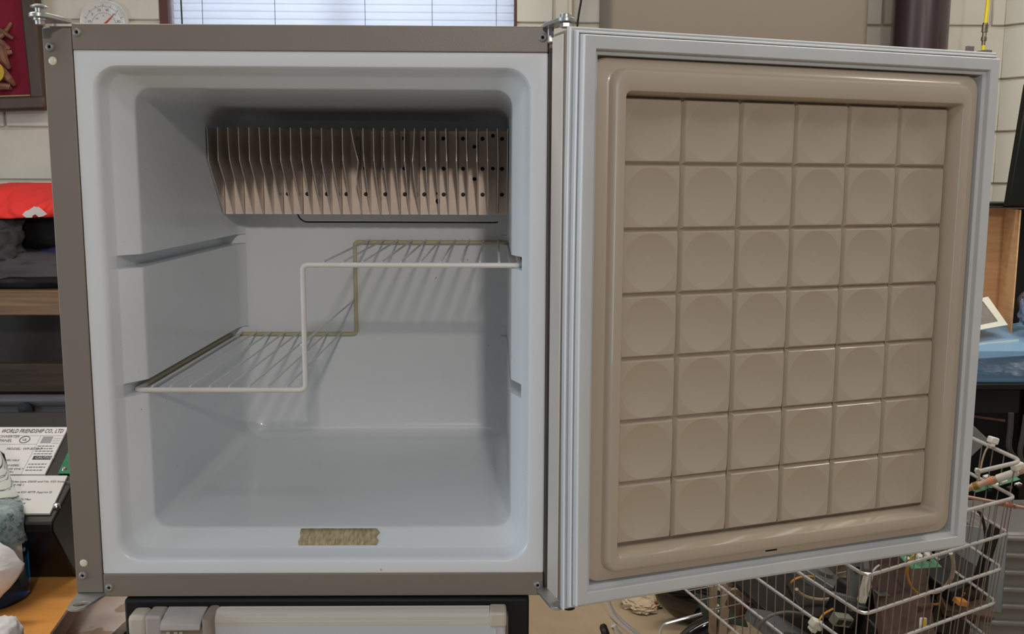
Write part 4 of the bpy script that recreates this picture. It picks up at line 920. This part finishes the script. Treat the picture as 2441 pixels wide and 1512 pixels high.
for a_ in (('valve_body', 1780, 1440, 1.35, .09, .06, .05, (.3, .2, .5), brownish, 'rusty brown valve lying at the left of the basket', 'valve', foot, .006),
           ('relay_box', 1835, 1420, 1.30, .07, .07, .06, (.2, .5, .1), blackish, 'black relay box with an ear at the left back of the basket', 'relay', foot, .004),
           ('blower_case', 1880, 1405, 1.40, .13, .10, .06, (.5, .1, .9), dmet, 'dark round-hubbed blower case at the back of the basket', 'blower', knob_, .010),
           ('heater_plate', 1960, 1440, 1.12, .15, .10, .012, (.4, .2, .2), dmet, 'dark heater plate crossing the left of the basket', 'plate', foot, .002),
           ('pump_case', 2030, 1440, 1.10, .08, .08, .10, (.2, .3, .7), blackish, 'black pump case right behind the white cord arc', 'pump', knob_, .010),
           ('fan_motor', 2085, 1335, 1.08, .06, .06, .04, (1.2, .1, .4), pale, 'round pale fan motor just below the door edge in the basket', 'motor', knob_, .012),
           ('clamp_strip', 2020, 1425, .98, .09, .014, .010, (.1, .35, .4), gmet, 'short grey clamp strip behind the left front corner of the basket', 'strip', foot, .002),
           ('gas_tube_holder', 2062, 1402, .97, .016, .016, .07, (.1, .15, .2), connm, 'short white nylon post standing near the left front corner', 'post', foot, .003),
           ('burner_box', 2270, 1400, 1.10, .12, .10, .09, (.2, -.2, .4), blackish, 'black burner box in the middle right of the basket', 'box', knob_, .006),
           ('rusty_bracket', 2300, 1450, 1.05, .12, .05, .02, (.5, .2, .1), brownish, 'rusty bracket low at the right of the basket', 'bracket', foot, .003),
           ('igniter_block', 2180, 1450, 1.05, .06, .05, .05, (.3, .2, .6), brownish, 'small brown igniter block low in the front of the basket', 'block', foot, .004),
           ('dark_casing', 2120, 1500, 1.10, .20, .14, .08, (.3, .2, .4), dmet, 'dark greasy casing at the very bottom of the basket', 'casing', foot, .006)):
    jbox(*a_)
# rods and tubes across the top
jt = thing('sensor_tube', 'long whitish rusty tube with tied wires laid across the basket rim', 'tube', at(2370, 1150, .95))
A, Bq = at(2250, 1184, 1.02), at(2490, 1104, .90)
obj('tube', tube(B(), [A, Bq], .0072, 12), mat('rusty_white_tube', (196, 176, 158), .4, c2=(160, 116, 90), scale=30, coat=.3), jt)
for t, c in ((.33, (196, 164, 90)), (.49, (206, 140, 110)), (.34, (170, 140, 90))): 
    p = A.lerp(Bq, t); d = (Bq-A).normalized(); obj('tie', tube(B(), [p-d*.006, p+d*.006], .0088, 12), mat('tie_%d' % int(t*100), c, .5), jt)
obj('white_sleeve', tube(B(), [A.lerp(Bq, .55), A.lerp(Bq, .74)], .0086, 12), connm, jt)
jt2 = thing('copper_rod', 'thin tan copper rod sloping down right below the whitish tube', 'rod', at(2370, 1195, .92))
A, Bq = at(2240, 1172, .98), at(2500, 1222, .86)
obj('rod', tube(B(), [A, Bq], .0036, 10), mat('tan_copper', (166, 132, 116), .4, .3), jt2); obj('sleeve', tube(B(), [A.lerp(Bq, .55), A.lerp(Bq, .68)], .0058, 10), mat('copper_sleeve', (170, 112, 92), .4, .3), jt2); obj('ring', tube(B(), [A.lerp(Bq, .69), A.lerp(Bq, .71)], .0056, 10), br, jt2)
def conn(u, v, Y, s_, label, rot=(0, 0, 0), teeth=0, wirepts=None, wm=None):
    p = at(u, v, Y); o = thing('wire_connector', label, 'connector', p); R_ = Euler(rot).to_matrix().to_4x4(); R_.translation = p
    obj('housing', box(B(), (-s_*.5, -s_*.35, -s_*.35), (s_*.5, s_*.35, s_*.35), R_), connm, o, bevel=s_*.14, seg=2)
    obj('plug', box(B(), (-s_*.28, -s_*.3, -s_*.65), (s_*.22, s_*.3, -s_*.3), R_), connm, o, bevel=s_*.08)
    if wirepts: obj('lead', tube(B(), rounded([at(a, b2, c) for a, b2, c in wirepts], .02, 4), .0022, 8), wm or twire, o)
    return o
conn(2367, 1050, 1.0, .022, 'white plug on a tan lead standing up beside the door edge', (0, .3, .3), wirepts=((2363, 1058, 1.0), (2350, 1072, 1.0), (2342, 1095, 1.0), (2335, 1130, 1.0), (2328, 1170, 1.0)))
conn(2425, 1112, .93, .024, 'cream plug with brown teeth clipped on the long whitish tube', (0, -.2, .2), wirepts=((2418, 1112, .93), (2410, 1125, .94), (2404, 1140, .95)))
conn(1946, 1488, .84, .028, 'white round plug hooked on the left hoop of the basket', (.2, .5, .3), wirepts=((1952, 1480, .84), (1962, 1465, .86), (1985, 1452, .90)), wm=ywire)
conn(2332, 1122, 1.05, .014, 'tiny white plug hanging by the basket rim under the tube', (.2, .1, 0))
# loops of wire
def loop(u, v, Y, ru, rv, a0, a1, r, m_, label, tilt=0):
    P_ = [at(u+ru*math.cos(math.radians(t))*math.cos(tilt)-rv*math.sin(math.radians(t))*math.sin(tilt), v+rv*math.sin(math.radians(t))*math.cos(tilt)+ru*math.cos(math.radians(t))*math.sin(tilt), Y+.03*math.sin(math.radians(t*1.3))) for t in range(a0, a1+1, 10)]
    return obj('wire_loop', tube(B(), P_, r, 8), m_, label=label, cat='wire')
loop(2225, 1365, .95, 62, 62, 110, 300, .0028, ywire, 'amber wire loop curving behind the front basket wires')
loop(2215, 1400, 1.02, 90, 42, 20, 170, .0030, mat('brown_wire', (146, 92, 48), .5), 'brown wire loop sagging below the amber wire')
loop(2225, 1350, .93, 48, 62, -30, 100, .0046, mat('pale_tan_tube', (170, 156, 140), .4), 'pale tan bent tube inside the middle of the basket')
loop(1960, 1400, 1.08, 62, 30, 10, 170, .0042, twire, 'tan cord loop hanging in the left of the basket')
loop(1880, 1500, 1.05, 70, 40, 180, 300, .0038, gwire, 'grey cable arch at the lower left of the basket')
loop(2110, 1410, .96, 42, 66, 170, 250, .0022, mat('white_thin_wire', (176, 176, 178), .4), 'thin white wire arc near the left front corner of the basket')
loop(1925, 1395, 1.3, 40, 20, 150, 300, .0032, ywire, 'short amber wire in the back left of the basket')
loop(2330, 1300, .98, 20, 80, -90, 60, .0032, M['black'], 'black cable running down the right end of the basket')
loop(1800, 1400, 1.4, 60, 30, 190, 280, .0120, mat('brown_hose', (120, 92, 76), .5), 'thick brown hose bent over at the far left of the basket')
# ------------------------------------------------------------------ on the floor beyond: chrome base, glossy black shell, rubble
ch = mat('chrome', (236, 236, 238), .24, .7, var=.02)
Yc = 1.45
fc = thing('chrome_stand', 'curved chrome tube stand with a black caster on the concrete floor', 'stand', at(1500, 1600, Yc))
P_ = [at(u, v, Yc) for u, v in ((1452, 1330), (1442, 1400), (1446, 1440), (1460, 1466), (1480, 1486), (1520, 1518), (1640, 1620), (1800, 1760))]
obj('frame_tube', tube(B(), rounded(P_, .06, 6), .0105, 14), ch, fc)
P_ = [at(u, v, Yc+.05) for u, v in ((1462, 1492), (1468, 1505), (1478, 1516), (1500, 1560))]
obj('caster_fork', tube(B(), P_, .0085, 12), ch, fc)
p = at(1444, 1512, Yc+.02); obj('caster', lathe(B(), [(.0001, -.010), (.022, -.010), (.028, -.005), (.028, .005), (.022, .010), (.0001, .010)], 24, Matrix.Translation(p) @ Matrix.Rotation(1.2, 4, 'Y'), cap=False), M['black'], fc)
P_ = [at(u, v, 1.75) for u, v in ((1574, 1560), (1573, 1512), (1576, 1498), (1584, 1488), (1620, 1478), (1680, 1462))]
obj('wire_rack', tube(B(), rounded(P_, .012, 4), .0045, 10), ch, label='small bent chrome wire standing left of the black shells', cat='wire')
gb = mat('glossy_black_shell', (26, 24, 24), .12, var=.05, coat=.8)
def shell(n_, u0, v0, u1, v1, Y, wd, label):
    a, c = at(u0, v0, Y), at(u1, v1, Y+.12); d = c-a; s = d.cross(Vector((0, 1, .6))).normalized()*wd; up2 = s.cross(d).normalized()*wd*.55
    if up2.z < 0: up2 = -up2
    rings = []
    for k in range(13):
        t = k/12; w2 = max(.02, math.sin(PI*t)**.6); c_ = a+d*t
        rings.append([c_+s*w2*math.cos(x)+up2*w2*math.sin(x) for x in [2*PI*i/20 for i in range(20)]])
    return obj(n_, loft_(rings), gb, label=label, cat='shell', sharp=70)
def loft_(r): b = B(); loft(b, r, True, True); return b
shell('black_shell', 1560, 1405, 1790, 1490, 1.85, .085, 'glossy black plastic shell lying nearer the paper scraps')
shell('black_shell', 1590, 1560, 1760, 1470, 1.6, .07, 'glossy black plastic shell tilted at the bottom edge')
o = jbox('black_board', 1655, 1440, 1.98, .17, .24, .02, (.1, .5, .5), M['black_body'], 'flat black board leaning between the glossy shells', 'board')
pap = mat('crumpled_beige_paper', (206, 186, 156), .9, var=.06, scale=14, bump=.4)
for i, (u, v, s_) in enumerate(((1508, 1436, .035), (1534, 1446, .04), (1556, 1434, .03))):
    p = atz(u, v, -Z0+.015); lump('paper_scrap', (p.x, p.y, -Z0+.016), (s_, s_, .018), pap, ('longest beige paper scrap on the floor under the door', 'middle crumpled paper scrap on the floor under the door', 'paper scrap on the floor touching the brown offcut')[i], 'paper', .4, 50+i)
p = atz(1590, 1436, -Z0+.01); jb = jbox('wood_offcut', 1590, 1434, p.y, .12, .03, .02, (0, .1, .5), mat('brown_offcut', (136, 84, 44), .6), 'reddish brown wood offcut on the floor behind the shells', 'wood')
#@@END@@

GR = {'wire_connector': 'white nylon plugs around the basket', 'circuit_board': 'salvaged circuit boards in the basket', 'paper_scrap': 'paper scraps on the floor', 'lath': 'pale laths beyond the basket', 'wire_loop': 'loose wires in the basket',
      'folded_clothes': 'clothes folded on the pine shelf', 'parts_bag': 'parts bags in the blue bin', 'rubber_hose': 'grey hoses at the right edge', 'black_shell': 'glossy black shells on the floor'}
for o in list(col.objects):
    if o.parent is None and o.name.split('.')[0] in GR: o['group'] = GR[o.name.split('.')[0]]
# ------------------------------------------------------------------ everything was laid out from the freezer's bottom rail: lift it to the floor's level
for o in list(col.objects):
    if o.parent is None and o.type in ('MESH', 'EMPTY'): o.location.z += Z0
